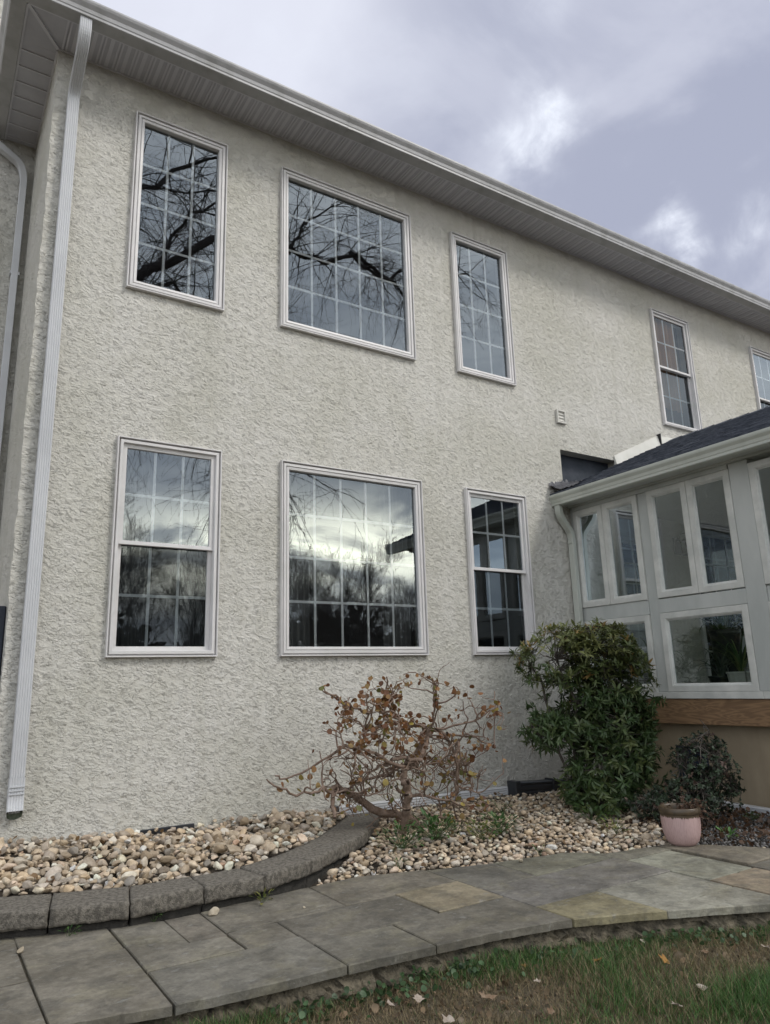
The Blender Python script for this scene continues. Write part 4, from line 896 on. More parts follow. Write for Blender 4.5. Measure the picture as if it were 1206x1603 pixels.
def shrub(name, base, blobs, n, L, nl, seed, colfn, label, stems=7, rs=.016, W=1.0, cat='shrub', nin=.4, gap=.8):
    """blobs: list of (centre, radii, weight); shoots grow from the base to points in the blobs' outer shell"""
    r = np.random.default_rng(seed); o = empty(name, base, label, cat); B = np.array(base, float); pts = []; dr = []; ws = np.array([b[2] for b in blobs]); ws = ws/ws.sum()
    bc = np.array([b[0] for b in blobs]); bm_ = (bc*ws[:, None]).sum(0)
    clumps = []
    for k in r.choice(len(blobs), 34, p=ws):
        c, R, _ = blobs[k]; d = r.normal(size=3); d /= np.linalg.norm(d); clumps.append((np.array(c)+d*np.array(R)*r.uniform(.55, .95), .16+.12*r.random()))
    while len(pts) < n:
        k = r.choice(len(blobs), p=ws); c, R, _ = blobs[k]; d = r.normal(size=3); d /= np.linalg.norm(d)
        rad = (nin+(1-nin)*r.random()**.45)*(1+.10*math.sin(5*d[0]+3*d[2]+k)+.08*math.sin(11*d[1]+7*d[2]))
        p = np.array(c)+d*np.array(R)*rad
        near = min(np.linalg.norm(p-q_[0])/q_[1] for q_ in clumps)
        if near > 1.15 and r.random() < gap: continue
        if p[2] < B[2]+.04: continue
        out = p-bm_; out = out/(np.linalg.norm(out)+1e-6)+np.array([0, 0, .35])+r.normal(0, .3, 3); pts.append(p); dr.append(out/np.linalg.norm(out))
    pts = np.array(pts); dr = np.array(dr); seg = []
    tips = []
    for s in range(stems):
        k = s % len(blobs); c = np.array(blobs[k][0])+r.normal(0, .12, 3); a = B+r.normal(0, .05, 3)*np.array([1, 1, 0]); K = 9; p = a
        for i in range(1, K+1):
            t = i/K; q_ = a*(1-t)+c*t+r.normal(0, .03, 3)*(1 if i < K else .3)+np.array([0, 0, .08*math.sin(PI*t)]); seg.append([*p, *q_, rs*(1-.6*(i-1)/K), rs*(1-.6*i/K)]); p = q_; tips.append((p.copy(), rs*(1-.6*t)))
    TP = np.array([t[0] for t in tips])
    for p in pts[::2]:
        j = np.argmin(np.linalg.norm(TP-p, axis=1)+r.random(len(TP))*.12); a = TP[j]; m_ = (a+p)/2+r.normal(0, .03, 3); seg += [[*a, *m_, .005, .0035], [*m_, *p, .0035, .002]]
    V, F = tubes(seg, 5); mk('stem', V, F, BARK, o)
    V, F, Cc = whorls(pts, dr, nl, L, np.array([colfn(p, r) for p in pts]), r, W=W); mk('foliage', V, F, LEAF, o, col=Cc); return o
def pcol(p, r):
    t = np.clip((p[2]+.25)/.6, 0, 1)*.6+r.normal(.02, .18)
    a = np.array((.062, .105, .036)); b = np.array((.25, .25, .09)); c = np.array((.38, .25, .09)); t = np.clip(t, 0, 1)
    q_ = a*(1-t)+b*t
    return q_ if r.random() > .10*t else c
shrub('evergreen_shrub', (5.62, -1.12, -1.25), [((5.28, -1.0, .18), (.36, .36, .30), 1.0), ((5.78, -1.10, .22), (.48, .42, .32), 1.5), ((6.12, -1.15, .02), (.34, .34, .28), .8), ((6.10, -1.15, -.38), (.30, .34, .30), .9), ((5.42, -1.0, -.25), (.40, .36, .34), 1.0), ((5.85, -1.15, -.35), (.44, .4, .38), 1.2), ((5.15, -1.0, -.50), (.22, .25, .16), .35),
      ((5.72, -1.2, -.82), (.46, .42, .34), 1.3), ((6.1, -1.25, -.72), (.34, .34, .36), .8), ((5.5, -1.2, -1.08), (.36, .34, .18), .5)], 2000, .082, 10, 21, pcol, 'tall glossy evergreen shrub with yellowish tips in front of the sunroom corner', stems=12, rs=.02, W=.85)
shrub('small_leaved_shrub', (5.88, -2.05, -1.29), [((5.95, -2.02, -.76), (.24, .28, .20), 1.2), ((6.0, -2.05, -.62), (.16, .18, .1), .4), ((6.08, -2.02, -1.0), (.24, .24, .2), .9), ((5.80, -1.95, -1.05), (.30, .28, .2), 1), ((5.62, -1.75, -1.12), (.3, .25, .12), .6), ((6.22, -2.1, -.98), (.12, .12, .14), .2)], 1000, .030, 8, 22,
      lambda p, r: np.array((.045, .065, .038))*r.uniform(.6, 1.7) if r.random() > .06 else np.array((.16, .10, .08)), 'dark small-leaved shrub behind the pink flower pot', stems=9, rs=.008, W=1.9)
# --- gnarled deciduous vine shrub with autumn leaves
VINE = [[(3.88, -1.28), (3.62, -1.12), (3.32, -1.01), (3.09, -0.88), (2.98, -0.82), (2.88, -0.85), (2.84, -1.01)],
[(2.98, -0.85), (2.79, -0.81), (2.63, -0.81), (2.42, -0.77), (2.26, -0.67)],
[(3.54, -1.24), (3.51, -1.01), (3.5, -0.86), (3.46, -0.76), (3.52, -0.67), (3.64, -0.65), (3.82, -0.6), (3.93, -0.47), (3.99, -0.43), (4.16, -0.52), (4.23, -0.69), (4.19, -0.87)],
[(3.64, -0.65), (3.66, -0.51), (3.68, -0.37), (3.43, -0.38), (3.34, -0.3), (3.25, -0.22)],
[(3.51, -0.69), (3.24, -0.59), (3.06, -0.51), (2.92, -0.5), (2.84, -0.56), (2.6, -0.71), (2.46, -0.69)],
[(3.46, -0.76), (3.23, -0.78), (3.14, -0.84), (3.11, -0.95)], [(3.68, -0.37), (3.53, -0.29), (3.44, -0.14), (3.37, 0.04)],
[(3.25, -0.25), (3.06, -0.19), (2.86, -0.12), (2.76, -0.02)], [(3.99, -0.43), (4.31, -0.37), (4.46, -0.27), (4.52, -0.24)],
[(4.03, -0.45), (4.3, -0.51), (4.58, -0.57), (4.72, -0.64)], [(4.19, -0.52), (4.29, -0.63), (4.38, -0.89), (4.35, -1.0)],
[(4.08, -0.5), (4.02, -0.67), (4.08, -0.9), (4.27, -0.98)], [(3.82, -0.6), (3.88, -0.36), (3.84, -0.16), (3.86, -0.02)],
[(3.64, -0.65), (3.42, -0.61), (3.28, -0.67), (3.21, -0.74)], [(3.5, -0.86), (3.6, -0.93), (3.9, -0.98), (4.15, -1.06), (4.37, -1.05)],
[(3.56, -0.7), (3.76, -0.75), (3.96, -0.71), (4.15, -0.74)], [(3.43, -0.38), (3.22, -0.37), (3.1, -0.42), (3.01, -0.58), (2.97, -0.63)],
[(3.74, -1.11), (4.04, -1.17), (4.25, -1.23), (4.41, -1.21)]]
VR = [.040, .013, .036, .022, .015, .012, .014, .010, .008, .009, .011, .012, .011, .018, .013, .012, .011, .012]
rv = np.random.default_rng(11); segs = []; nodes = []; tips = []
for l, r0 in zip(VINE, VR):
    ph = rv.uniform(0, 6); P = [np.array((x, -.85+.16*math.sin(x*3.1+z*4+ph)*(0 if i == 0 and r0 > .02 else 1), z)) for i, (x, z) in enumerate(l)]
    Q = []
    for i in range(len(P)-1):
        for t in (0, .25, .5, .75):
            p0 = P[max(0, i-1)]; p1 = P[i]; p2 = P[i+1]; p3 = P[min(len(P)-1, i+2)]
            Q.append(.5*((2*p1)+(-p0+p2)*t+(2*p0-5*p1+4*p2-p3)*t*t+(-p0+3*p1-3*p2+p3)*t**3)+rv.normal(0, .010, 3))
    Q.append(P[-1]); n = len(Q)
    for i in range(n-1):
        a = r0*(1-.75*i/n)+.002; b = r0*(1-.75*(i+1)/n)+.002; segs.append([*Q[i], *Q[i+1], a*rv.uniform(.9, 1.1), b]); nodes.append((Q[i+1], Q[i+1]-Q[i], b))
allb = list(nodes)
for gen, (cnt, Lr, rr) in enumerate(((230, (.12, .36), .0085), (300, (.08, .24), .0048), (260, (.05, .14), .0028))):
    src = allb if gen == 0 else newn; newn = []
    for _ in range(cnt):
        p, d, rad = src[rv.integers(len(src))]; d = d/(np.linalg.norm(d)+1e-6); e = d*.5+rv.normal(0, .75, 3)+np.array([0, 0, .18 if p[2] > -.6 else -.05]); e[1] *= .75
        sg_, q_, dq = wander(p, e/np.linalg.norm(e), rv.uniform(*Lr), min(rr, rad), rr*.45, 6, rv, .30, -.02)
        if q_[2] < -1.18 or ((q_[0]-3.6)/.95)**2+((q_[2]+.55)/.62)**2 > 1 and rv.random() < .8: continue
        segs += sg_; newn += [(np.array(s_[3:6]), np.array(s_[3:6])-np.array(s_[:3]), s_[7]) for s_ in sg_]; tips.append((q_, dq))
vine = empty('deciduous_shrub', (3.55, -.85, -1.25), 'gnarled twisting shrub with sparse rust-coloured leaves in front of the wall', 'shrub')
V, F = tubes(segs, 6); mk('branches', V, F, mat('vine_bark', (.15, .10, .07), .85, var=(.26, .19, .15), vscale=18, bump=.6, bscale=60), vine, smooth=True)
def round_leaf():
    V = [(0, 0, 0)]+[(.5-.5*math.cos(a), .40*math.sin(a)*(1.1-.25*math.cos(a)), .06*math.cos(2*a)) for a in np.linspace(.5, 2*PI-.5, 9)]; V = np.array([(x, y, z+.1*abs(y)) for x, y, z in V])
    V = np.vstack([V, [.5, 0, -.03]]); F = [(10, i, i+1 if i < 9 else 0) for i in range(1, 10)]+[(10, 0, 1)]
    return V, np.array(F)
RL = [round_leaf()]; pts = []; cols = []; AUT = [(.27, .12, .05), (.34, .18, .075), (.20, .09, .05), (.38, .25, .10), (.33, .25, .06), (.20, .20, .06)]
dirs = []
ap = [np.array(t[0]) for t in tips]+[np.array(n_[0]) for n_ in allb]
for _ in range(16000):
    p = ap[rv.integers(len(ap))]; w1 = math.exp(-((p[0]-3.6)/.48)**2-((p[2]+.22)/.24)**2)*.75+math.exp(-((p[0]-3.05)/.3)**2-((p[2]+.25)/.22)**2)*.5+.10+(.25 if p[0] > 4.3 else 0)*(p[2] > -.75)+(.12 if p[2] < -.8 and p[0] > 3.8 else 0)
    if rv.random() > w1*.5: continue
    p = p+rv.normal(0, .018, 3); pts.append(p); dirs.append(rv.normal(size=3)+np.array([0, 0, -.4])); t = rv.random()
    k = rv.choice(6, p=(.3, .28, .2, .12, .06, .04)) if p[2] > -.7 and p[0] > 2.7 else rv.choice(6, p=(.08, .15, .07, .2, .3, .2)); cols.append(np.array(AUT[k])*rv.uniform(.7, 1.25))
    if len(pts) > 900: break
pts = np.array(pts); n = len(pts); M = frames(np.array(dirs), rv.normal(size=(n, 3)))*rv.uniform(.028, .055, n)[:, None, None]
V, F, Cc = scatter(RL, np.zeros(n, int), M, pts, np.array(cols)); mk('leaves', V, F, LEAFG('autumn_leaf', (1, 1, 1), .3, .6), vine, col=Cc)
# weeds: individual leafy clumps
def weed(base, n, L, R, seed, cols, label, W=1.4, cat='weed', up=.8, group='small weeds in the pebbles'):
    r = np.random.default_rng(seed); B = np.array(base, float); a = r.uniform(0, 2*PI, n); q_ = np.sqrt(r.random(n)); h = r.random(n)*up*R
    pts = B+np.stack([np.cos(a)*q_*R, np.sin(a)*q_*R, h+.01], 1); d = (pts-B)*np.array([1, 1, .5])+np.array([0, 0, .3*R])+r.normal(0, .2*R, (n, 3)); M = frames(d)*(r.uniform(.6, 1.2, n)*L)[:, None, None]; M[:, :, 1] *= W
    cc = np.array(cols)[r.integers(0, len(cols), n)]*r.uniform(.7, 1.3, (n, 1)); V, F, Cc = scatter(LV, r.integers(0, 3, n), M, pts, cc); o = empty('weed', base, label, cat, group); mk('leaves', V, F, LEAF, o, col=Cc)
    sg_ = [[*(B+r.normal(0, .006, 3)*np.array([1, 1, 0])-np.array([0, 0, .01])), *p, .0018, .0012] for p in pts[::3]]; V, F = tubes(sg_, 4); mk('stem', V, F, mat('weed_stem', (.06, .09, .03), .6), o); return o
GR = [(.06, .14, .04), (.09, .17, .05), (.05, .10, .03)]; YG = [(.20, .22, .06), (.26, .24, .07), (.14, .17, .05)]
for (b, n, L, R, s, c, lb) in [((3.62, -1.18, -1.22), 150, .055, .19, 1, GR, 'bright green weed clump at the foot of the twisting shrub'), ((4.22, -1.28, -1.24), 120, .055, .16, 2, GR, 'leafy green weed right of the twisting shrub'),
    ((3.30, -1.20, -1.24), 110, .045, .18, 3, GR, 'dark green weed at the left foot of the twisting shrub'), ((4.02, -1.30, -1.26), 60, .045, .13, 8, YG, 'yellowing weed between two green weed clumps'), ((3.95, -1.05, -1.24), 60, .035, .12, 4, [(.07, .10, .035)], 'low olive weed behind the yellowing one'),
    ((4.70, -.75, -1.20), 40, .03, .10, 5, GR, 'tiny green weed among pebbles near the white drain pipe'), ((5.05, -1.75, -1.28), 50, .045, .10, 6, YG, 'yellow-green tuft in pebbles left of the pink pot'), ((4.1, -1.86, -1.29), 16, .03, .05, 7, GR, 'small sprig at the rear edge of the path'),
    ((5.62, -2.42, -1.29), 22, .055, .05, 9, [(.13, .26, .08)], 'light green seedling right of the pink pot'), ((1.30, -1.60, -1.30), 24, .035, .06, 10, GR, 'green sprig under the edging blocks at left'), ((1.95, -1.66, -1.30), 22, .04, .06, 11, YG, 'yellow-green sprig under the edging blocks'),
    ((3.05, -1.52, -1.29), 20, .03, .05, 12, GR, 'small plant at the pebble edge below the shrub'), ((0.85, -1.58, -1.30), 14, .03, .05, 13, GR, 'faint sprig at the far left foot of the edging blocks'), ((6.3, -2.2, -1.27), 40, .03, .07, 14, GR, 'dark sprig in front of the white corrugated pipe'),
    ((5.15, -1.45, -1.24), 70, .07, .14, 15, [(.05, .09, .03), (.10, .15, .04)], 'low broad-leaved sprout under the evergreen shrub')]: weed(b, n, L, R, s, c, lb)
# ---------------------------------------------------------------- pink pot
pc = (5.18, -2.32, PZ); pot = empty('flower_pot', pc, 'pink glazed pot with a brown rim and dead plant on the path corner', 'flower pot')
V, F = lathe([(0, .0), (.075, .0), (.095, .006), (.122, .035), (.138, .09), (.145, .15), (.147, .205), (.147, .232)], pc, 56)
def pink():
    m = bpy.data.materials.new('pink_glaze'); m.use_nodes = True; t = m.node_tree; nd = t.nodes; lk = t.links; b = nd['Principled BSDF']; b.inputs['Roughness'].default_value = .42
    co = nd.new('ShaderNodeTexCoord').outputs['Object']; sp_ = nd.new('ShaderNodeSeparateXYZ'); lk.new(co, sp_.inputs[0])
    mp = nd.new('ShaderNodeMapping'); mp.inputs['Scale'].default_value = (1, 1, .12); lk.new(co, mp.inputs[0]); n = nd.new('ShaderNodeTexNoise'); n.inputs['Scale'].default_value = 150; n.inputs['Detail'].default_value = 5; lk.new(mp.outputs[0], n.inputs['Vector'])
    x = nd.new('ShaderNodeMix'); x.data_type = 'RGBA'; x.inputs[6].default_value = (.56, .40, .385, 1); x.inputs[7].default_value = (.44, .29, .28, 1); mr = nd.new('ShaderNodeMapRange'); mr.inputs[1].default_value = .4; mr.inputs[2].default_value = .75; lk.new(n.outputs[0], mr.inputs[0]); lk.new(mr.outputs[0], x.inputs[0])
    ad = nd.new('ShaderNodeMath'); ad.operation = 'MULTIPLY_ADD'; ad.inputs[1].default_value = .06; lk.new(n.outputs[0], ad.inputs[0]); lk.new(sp_.outputs[2], ad.inputs[2]); g = nd.new('ShaderNodeMath'); g.operation = 'GREATER_THAN'; g.inputs[1].default_value = .243; lk.new(ad.outputs[0], g.inputs[0])
    y_ = nd.new('ShaderNodeMix'); y_.data_type = 'RGBA'; lk.new(g.outputs[0], y_.inputs[0]); lk.new(x.outputs[2], y_.inputs[6]); y_.inputs[7].default_value = (.085, .06, .035, 1); lk.new(y_.outputs[2], b.inputs['Base Color']); return m
mk('body', V, F, pink(), pot, smooth=True)
V, F = lathe([(.147, .232), (.153, .236), (.155, .25), (.153, .275), (.147, .282), (.138, .280), (.134, .268), (.130, .22)], pc, 56); mk('rim', V, F, mat('brown_glaze', (.10, .07, .04), .35, var=(.06, .045, .03), vscale=20), pot, smooth=True)
V, F = lathe([(0, .238), (.07, .242), (.131, .236)], pc, 30); mk('soil', V, F, mat('potting_soil', (.05, .038, .028), .95, var=(.16, .14, .12), vscale=90, vlo=.6, vhi=.65, bump=1, bscale=80), pot)
rp_ = np.random.default_rng(5); sg_ = []; tp = []
for k in range(46):
    a = rp_.normal(-.3, .8); b = np.array(pc)+np.array([.05*math.cos(a)+rp_.normal(.02, .03), .05*math.sin(a)+rp_.normal(0, .03), .24]); d = np.array([math.cos(a)*.8, math.sin(a)*.8, .7]); s_, q_, dd_ = wander(b, d, rp_.uniform(.08, .26), .002, .001, 8, rp_, .3, -.22); sg_ += s_; tp += [s_[j][3:6] for j in range(2, 8)]
V, F = tubes(sg_, 4); dp = mk('dead_plant', V, F, mat('dry_stem', (.10, .055, .035), .9, var=(.06, .03, .02), vscale=30), pot)
tp = np.array(tp); n = len(tp); V, F, Cc = scatter(RL, np.zeros(n, int), frames(rp_.normal(size=(n, 3)), rp_.normal(size=(n, 3)))*rp_.uniform(.012, .028, n)[:, None, None], tp, np.array([(.10, .055, .035)])*rp_.uniform(.5, 1.8, (n, 1))); mk('withered_leaves', V, F, LEAFG('withered_leaf', (1, 1, 1), .1, .8), dp, col=Cc)
# ---------------------------------------------------------------- leaf litter behind the pot
n = 1300; T = np.stack([rng.uniform(5.35, 6.8, n), rng.uniform(-3.2, -1.6, n), np.zeros(n)], 1); T = T[[(y > RY(x)+.15) for x, y, _ in T]]; n = len(T); T[:, 2] = [bed_h(x, max(y, RY(x)))+.012 for x, y, _ in T]; T[:, 2] += rng.uniform(0, .03, n)
V, F, Cc = scatter(RL, np.zeros(n, int), frames(rng.normal(size=(n, 3)), rng.normal(size=(n, 3))+np.array([0, 0, 1.5]))*rng.uniform(.018, .045, n)[:, None, None], T, np.array([(.11, .06, .035)])*rng.uniform(.4, 1.7, (n, 1)))
tag(mk('leaf_litter', V, F, LEAF, col=Cc), 'dry brown leaf litter under the shrub beside the foundation', kind='stuff')
n = len(LITTER); V, F, Cc = scatter(RL, np.zeros(n, int), frames(rng.normal(size=(n, 3)), rng.normal(0, .5, (n, 3))+np.array([0, 0, 1.0]))*rng.uniform(.02, .045, n)[:, None, None], LITTER, np.array([(.20, .12, .06)])*rng.uniform(.5, 1.6, (n, 1)))
tag(mk('leaf_litter', V, F, LEAF, col=Cc), 'scattered dry leaves caught between the pebbles', kind='stuff')
# ---------------------------------------------------------------- lawn: grass blades and clover along the path
def blade():
    V = []; 
    for t, w_ in ((0, 1), (.4, .85), (.75, .5), (1, .05)): V += [(-.5*w_, .30*t*t, t), (.5*w_, .30*t*t, t)]
    return np.array(V), np.array([(0, 1, 3, 2), (2, 3, 5, 4), (4, 5, 7, 6)])
def patch(x, y):       # 0 = bare, 1 = lush
    return .5+.5*math.sin(x*2.1+.6)*math.cos(y*2.7+x*.9+.4)+.3*math.sin(x*5.3+y*4.1)
def lawn(n, bx, h0, h1, wd, name, label, keep=1.0):
    X = rng.uniform(bx[0], bx[1], n); Y = rng.uniform(bx[2], bx[3], n); ok = np.array([y < FY(x)+.02 if x < 6.1 else True for x, y in zip(X, Y)])
    for (ax, ay, aw, bw, dn) in ((3.55, -3.62, .55, .20, .5), (1.75, -3.25, .5, .2, .25), (4.4, -4.0, .35, .2, .3), (2.55, -3.35, .4, .16, .4)):
        ok &= ~(((((X-ax)/aw)**2+((Y-ay)/bw)**2) < 1) & (rng.random(n) < dn))
    dens = np.array([patch(x, y) for x, y in zip(X, Y)]); ok &= rng.random(n) < np.clip(dens*1.3, .62, 1); X, Y, dens = X[ok], Y[ok], dens[ok]; n = len(X)
    az = rng.uniform(0, 2*PI, n); H = rng.uniform(h0, h1, n)*(.6+.5*np.clip(dens, 0, 1.2)); tilt = rng.normal(0, .45, (n, 2)); M = np.zeros((n, 3, 3)); c_, s_ = np.cos(az), np.sin(az)
    M[:, 0, 0] = c_*wd; M[:, 1, 0] = s_*wd; M[:, 0, 1] = -s_*H*1.3; M[:, 1, 1] = c_*H*1.3; M[:, 0, 2] = tilt[:, 0]*H; M[:, 1, 2] = tilt[:, 1]*H; M[:, 2, 2] = H
    T = np.stack([X, Y, ground_h(X, Y)-.004], 1); t = rng.random((n, 1)); bare = np.zeros(n)
    for (ax, ay, aw, bw) in ((3.55, -3.62, .65, .26), (1.75, -3.25, .6, .26), (4.4, -4.0, .4, .24), (2.55, -3.35, .5, .2)): bare = np.maximum(bare, np.exp(-((X-ax)/aw)**4-((Y-ay)/bw)**4))
    H *= 1-.35*bare; M *= (1-.25*bare)[:, None, None]
    dry = (rng.random((n, 1)) > np.clip(.40+.6*dens[:, None]-.75*bare[:, None], .05, .93)); col = np.where(dry, np.array([.27, .21, .12])*(.4+1.2*t), np.array([.08, .165, .04])*(.35+1.3*t))
    V, F, Cc = scatter([blade()], np.zeros(n, int), M, T, col); return tag(mk(name, V, F, LEAFG('grass_blade', (1, 1, 1), .25, .6), col=Cc), label, kind='stuff')
lawn(170000, (.6, 5.6, -4.7, -2.75), .03, .085, .0036, 'grass', 'uneven green lawn grass with dry brown patches')
lawn(26000, (-6, 10, -11, -4.9), .05, .11, .008, 'grass', 'lawn grass further out behind the camera')
n = 1400; xs = rng.uniform(.9, 5.0, n); off = np.abs(rng.normal(.0, .11, n))+.0; ys = np.array([FY(x) for x in xs])-off-.01; keep = rng.random(n) < np.clip(.5+.6*np.sin(xs*3.1+1)+.3*np.sin(xs*9), .05, 1); xs, ys = xs[keep], ys[keep]; n = len(xs)
T = np.stack([xs, ys, ground_h(xs, ys)+rng.uniform(.01, .06, n)], 1); V, F, Cc = scatter(RL, np.zeros(n, int), frames(rng.normal(size=(n, 3)), rng.normal(0, .45, (n, 3))+np.array([0, 0, 1]))*rng.uniform(.018, .036, n)[:, None, None], T, np.array([(.055, .10, .04)])*rng.uniform(.6, 1.7, (n, 1)))
tag(mk('ground_cover', V, F, LEAF, col=Cc), 'clover and ground ivy along the foot of the path edge', kind='stuff')
n = 6500; xs = rng.uniform(.9, 5.2, n); ys = np.array([FY(x) for x in xs])-np.abs(rng.normal(0, .45, n)); T = np.stack([xs, ys, ground_h(xs, ys)+.006], 1)
V, F, Cc = scatter(RL, np.zeros(n, int), frames(rng.normal(size=(n, 3)), rng.normal(0, .6, (n, 3))+np.array([0, 0, 1]))*np.where(rng.random(n) < .93, rng.uniform(.006, .018, n), rng.uniform(.02, .042, n))[:, None, None], T, np.array([(.19, .13, .08)])*rng.uniform(.3, 2.0, (n, 1))); tag(mk('thatch', V, F, LEAF, col=Cc), 'crumbled dry leaf bits on the bare soil of the lawn', kind='stuff')
# fallen leaves, crumpled
def crumpled(r):
    V = []; F = []; k = 12; rg = 4
    V.append((0, 0, 0))
    for j in range(1, rg+1):
        for i in range(k):
            a = 2*PI*i/k; R = j/rg*(.5+.14*math.cos(5*a)+.05*r.normal()); V.append((R*math.cos(a), R*.8*math.sin(a), .16*R*math.sin(3*a+r.random())+.22*R*R+r.normal(0, .02)))
    for i in range(k): F.append((0, 1+i, 1+(i+1) % k))
    for j in range(rg-1):
        for i in range(k): a = 1+j*k; F.append((a+i, a+k+i, a+k+(i+1) % k, a+(i+1) % k))
    return V, F
FL = mat('dry_leaf', (.30, .22, .15), .8, var=(.18, .11, .06), vscale=25, trans=.1); FLP = mat('pale_dry_leaf', (.50, .43, .36), .8, var=(.34, .27, .21), vscale=25, trans=.1); FLO = mat('orange_leaf', (.42, .22, .05), .7, var=(.30, .15, .04), vscale=25, trans=.2)
for (px, py, s, mt, lb) in [(2.98, -3.84, .075, FLP, 'large pale curled leaf on the grass, front of the lawn'), (3.22, -3.80, .075, FLP, 'pale leaf standing upright in the grass'), (4.03, -4.12, .07, FLO, 'orange leaf lying in the right lawn'), (3.1, -3.28, .06, FLO, 'orange leaf on the bare soil'),
      (2.08, -3.14, .06, FLP, 'pale leaf close under the path edge'), (1.95, -3.10, .05, FLP, 'whitish leaf scrap left under the path edge'), (2.35, -3.30, .09, FL, 'brown curled leaf on the soil'), (2.05, -3.40, .07, FLP, 'pale folded leaf on bare soil'), (2.75, -3.12, .05, FLO, 'yellow leaf at the path edge'),
      (3.35, -3.5, .07, FLO, 'tan-orange leaf in the middle of the dry patch'), (3.62, -3.55, .06, FL, 'brown leaf in the dry patch'), (3.95, -3.68, .06, FLP, 'pale leaf near the right path edge'), (4.15, -3.75, .06, FLP, 'small pale leaf at the right edge of the lawn'), (4.1, -3.95, .05, FLO, 'small orange leaf at the right'),
      (2.6, -4.0, .06, FL, 'brown leaf in the grass at the bottom'), (3.5, -3.25, .05, FLP, 'pale leaf under the mossy flagstone'), (2.5, -3.55, .05, FL, 'small brown leaf on mossy soil'), (1.7, -3.35, .06, FLP, 'pale leaf at the lower left of the lawn'), (2.68, -3.28, .05, FLP, 'tiny bleached leaf by the clover')]:
    V, F = crumpled(rng); V = np.array(V)@rotmats(1, .7)[0].T*s*.8; V += np.array([px, py, float(ground_h(px, py))+.03-V[:, 2].min()*.6]); tag(mk('fallen_leaf', V, F, mt, smooth=True), lb, 'leaf', 'fallen leaves on the lawn')
# ---------------------------------------------------------------- bare trees behind the photographer, mirrored in the windows
def bare_tree(x, y, h, seed, label, r0=.2, lean=(0, 0), levels=4, spread=.6, droop=0.0, nb=(5, 4, 4, 4), z0=GZ, group=None, clear=.3):
    r = np.random.default_rng(seed); segT = []; segB = []
    tr, tip, d = wander((x, y, z0-.1), (lean[0], lean[1], 1), h*.75, r0, r0*.35, 10, r, .07); segT += tr
    cur = [(np.array(s[3:6]), np.array(s[3:6])-np.array(s[:3]), s[7]) for i, s in enumerate(tr) if i/len(tr) >= clear]
    L = h*.45
    for lv in range(levels):
        nxt = []
        for (p, dd_, rad) in cur:
            for _ in range(nb[lv] if lv == 0 else r.integers(max(1, nb[lv]-2), nb[lv]+1)):
                dd_ = dd_/np.linalg.norm(dd_); e = dd_*(.7)+r.normal(0, spread, 3)+np.array([0, 0, .28-droop*(lv+1)]); e /= np.linalg.norm(e); l = L*r.uniform(.55, 1.1)
                sg, q_, dq = wander(p, e, l, rad*.55, max(.007, rad*.18), 5, r, .16, .02-droop*.25); segB += sg; ks = [2, 3, 4] if lv < levels-1 else []
                nxt += [(np.array(sg[k][3:6]), np.array(sg[k][3:6])-np.array(sg[k][:3]), sg[k][7]) for k in ks]
        if len(nxt) > 2600: nxt = [nxt[i] for i in r.choice(len(nxt), 2600, replace=False)]
        cur = nxt; L *= .55
    o = empty('bare_tree', (x, y, z0), label, 'tree', group); V, F = tubes(segT, 8); mk('trunk', V, F, BARK, o, smooth=True); V, F = tubes(segB, 3); mk('crown', V, F, BARK, o); return o, segB
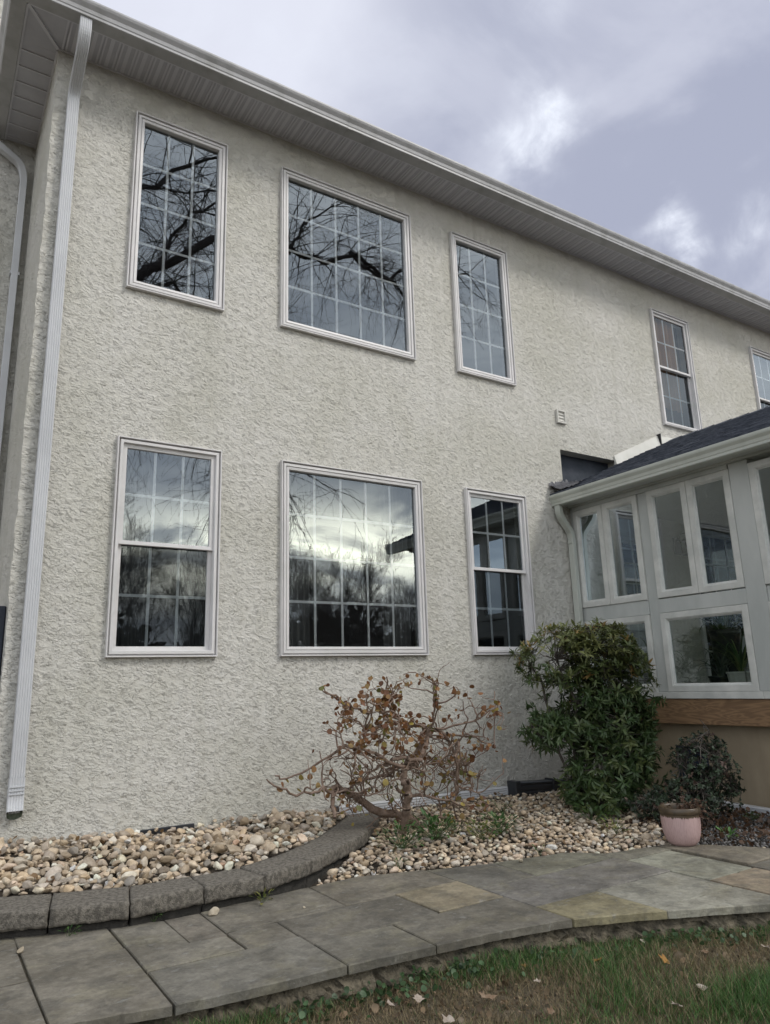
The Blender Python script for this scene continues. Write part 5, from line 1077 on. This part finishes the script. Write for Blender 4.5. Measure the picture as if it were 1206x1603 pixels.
# the big one whose limb crosses the upper windows
def limb_tree():
    r = np.random.default_rng(91); o = empty('bare_tree', (1.0, -14.6, GZ), 'big bare tree with a long drooping limb, mirrored in the upper windows', 'tree'); segs = []; nodes = []
    T = [(1.0, -14.6, GZ-.1), (1.1, -14.7, 2), (1.5, -14.9, 6), (2.4, -15, 9.5), (2.6, -15.1, 14), (3.0, -15.2, 19), (3.2, -15, 23)]; RR = [.48, .42, .38, .33, .26, .17, .07]
    V, F = tubes([[*T[i], *T[i+1], RR[i], RR[i+1]] for i in range(6)], 12); mk('trunk', V, F, BARK, o, smooth=True)
    limbs = [([(2.2, -14.9, 9.2), (3.6, -15, 10.8), (5.0, -15, 13.0), (7.1, -15, 14.7), (9.9, -15, 15.2), (11.5, -15.3, 15.6), (12.8, -15, 16.0), (14.2, -15.2, 15.6), (16, -15, 16.6), (18.5, -15.3, 17.2)], .24), ([(12.5, -15, 16), (13.6, -14.6, 15.0), (15.0, -14.8, 14.8), (16.5, -15, 15.8)], .12),
             ([(4.2, -15, 11.8), (5.6, -14.6, 12.4), (7.2, -14.4, 11.9), (8.4, -14.2, 10.5)], .12), ([(2.6, -15, 13.5), (4.6, -15.4, 16), (7, -15.6, 18.2), (10, -15.5, 20)], .15), ([(5.2, -15, 13.2), (6.2, -15.8, 15.5), (8, -16, 17.5), (10, -16, 18)], .09),
             ([(9.9, -15, 15.2), (11, -15.8, 17.5), (13, -16, 19.2)], .09), ([(3.0, -15, 18), (1, -14, 20), (-2, -13.5, 21)], .12), ([(2.0, -15, 8.5), (3.2, -13.6, 8.9), (5.0, -13, 8.6), (7.0, -12.6, 7.4), (8.2, -12.4, 5.9)], .11), ([(2.0, -15, 8.5), (0, -14, 10), (-3, -13, 10.5)], .15),
             ([(2.2, -14.9, 9.0), (4.2, -14.2, 9.6), (6.4, -14, 8.6), (7.4, -13.9, 6.6)], .08), ([(2.6, -15, 14), (4, -14.6, 15.5), (6, -14.4, 15.8), (8.5, -14.3, 17)], .08)]
    for l, rr in limbs:
        P = [np.array(p, float) for p in l]; Q = []
        for i in range(len(P)-1):
            for t in (0, .25, .5, .75): Q.append(P[i]*(1-t)+P[i+1]*t+r.normal(0, .09, 3))
        Q.append(P[-1]); n = len(Q)
        for i in range(n-1): rr_ = rr*.78; a = rr_*(1-.8*i/n); b = rr_*(1-.8*(i+1)/n); segs.append([*Q[i], *Q[i+1], a, b]); nodes.append((Q[i+1], Q[i+1]-Q[i], b))
    cur = nodes
    for lv, (cnt, Lr, rd) in enumerate(((420, (1.4, 3.6), .022), (1700, (.7, 2.0), .010), (4600, (.4, 1.2), .006))):
        nx = []
        for _ in range(cnt):
            p, d, rad = cur[r.integers(len(cur))]; d = d/(np.linalg.norm(d)+1e-9); e = d*.55+r.normal(0, .55, 3)+np.array([0, 0, .12-.22*lv]); s_, q_, _d = wander(p, e/np.linalg.norm(e), r.uniform(*Lr), min(rad*.7, rd), max(.0035, rd*.35), 6, r, .13, -.06); segs += s_
            nx += [(np.array(s_[k][3:6]), np.array(s_[k][3:6])-np.array(s_[k][:3]), s_[k][7]) for k in (1, 3, 5)]
        cur = nx
    V, F = tubes(segs, 4); mk('crown', V, F, BARK, o)
limb_tree()
k = 0
TL = ['slender bare tree', 'broad bare tree', 'forked bare tree', 'tall thin bare tree']
# distant bare trees: two prototypes copied with their parts
protos = [bare_tree(7.0, -34.0, 9.5, 31, 'bare tree with a rounded crown in the row beyond the lawn', .17, spread=.34, levels=4, nb=(2, 3, 3, 3), group='bare trees behind the photographer')[0],
          bare_tree(15.0, -34.0, 9.0, 32, 'bare tree with upright twigs in the row beyond the lawn', .15, spread=.24, levels=4, nb=(2, 3, 3, 3), group='bare trees behind the photographer')[0]]
spots = [(10.5, -36, .78), (12.6, -33, .62), (18.0, -36, .80), (20.2, -34, .86), (22.3, -37, .74), (24.0, -34, .88), (26.2, -38, .62), (28.5, -35, .74), (31.0, -38, .66), (34.5, -36, .7), (4.0, -36, .9), (0.5, -34, .8), (17.0, -31, .55), (21.4, -31, .62), (38, -38, .8), (42, -36, .9), (25.4, -31, .5), (29.8, -31, .55), (13.9, -39, .8), (8.6, -40, .9)]
for i, (x, y, s) in enumerate(spots):
    p = protos[i % 2]; c = p.copy(); C.objects.link(c); c.location = (x, y, GZ); c.scale = (s*.98, s*.98, s*.98); c.rotation_euler = (0, 0, i*1.7)
    for ch in p.children: d = ch.copy(); C.objects.link(d); d.parent = c
# far-off wood on the horizon
V = []; F = []; r = np.random.default_rng(77); n = 15000; az = r.uniform(-2.6, 3.4, n); X = 20+r.uniform(-75, 75, n); Yv = -62+r.normal(0, 4, n); hh = 4.6+1.0*np.sin(X*.21)+.7*np.sin(X*.53+1)+r.normal(0, .35, n); hh = np.clip(hh, .6, 9)
Zt = GZ+hh*r.random(n)**.55*1.35; T = np.stack([X, Yv, Zt], 1); M = rotmats(n, PI, r)*r.uniform(.5, 1.3, n)[:, None, None]
V, F, Cc = scatter([leaf_mesh(1, .9, .3, .2)], np.zeros(n, int), M, T, np.array([(.035, .04, .03)])*r.uniform(.5, 1.5, (n, 1))); tag(mk('far_wood', V, F, LEAF, col=Cc), 'dark far-off wood behind the photographer', kind='stuff')
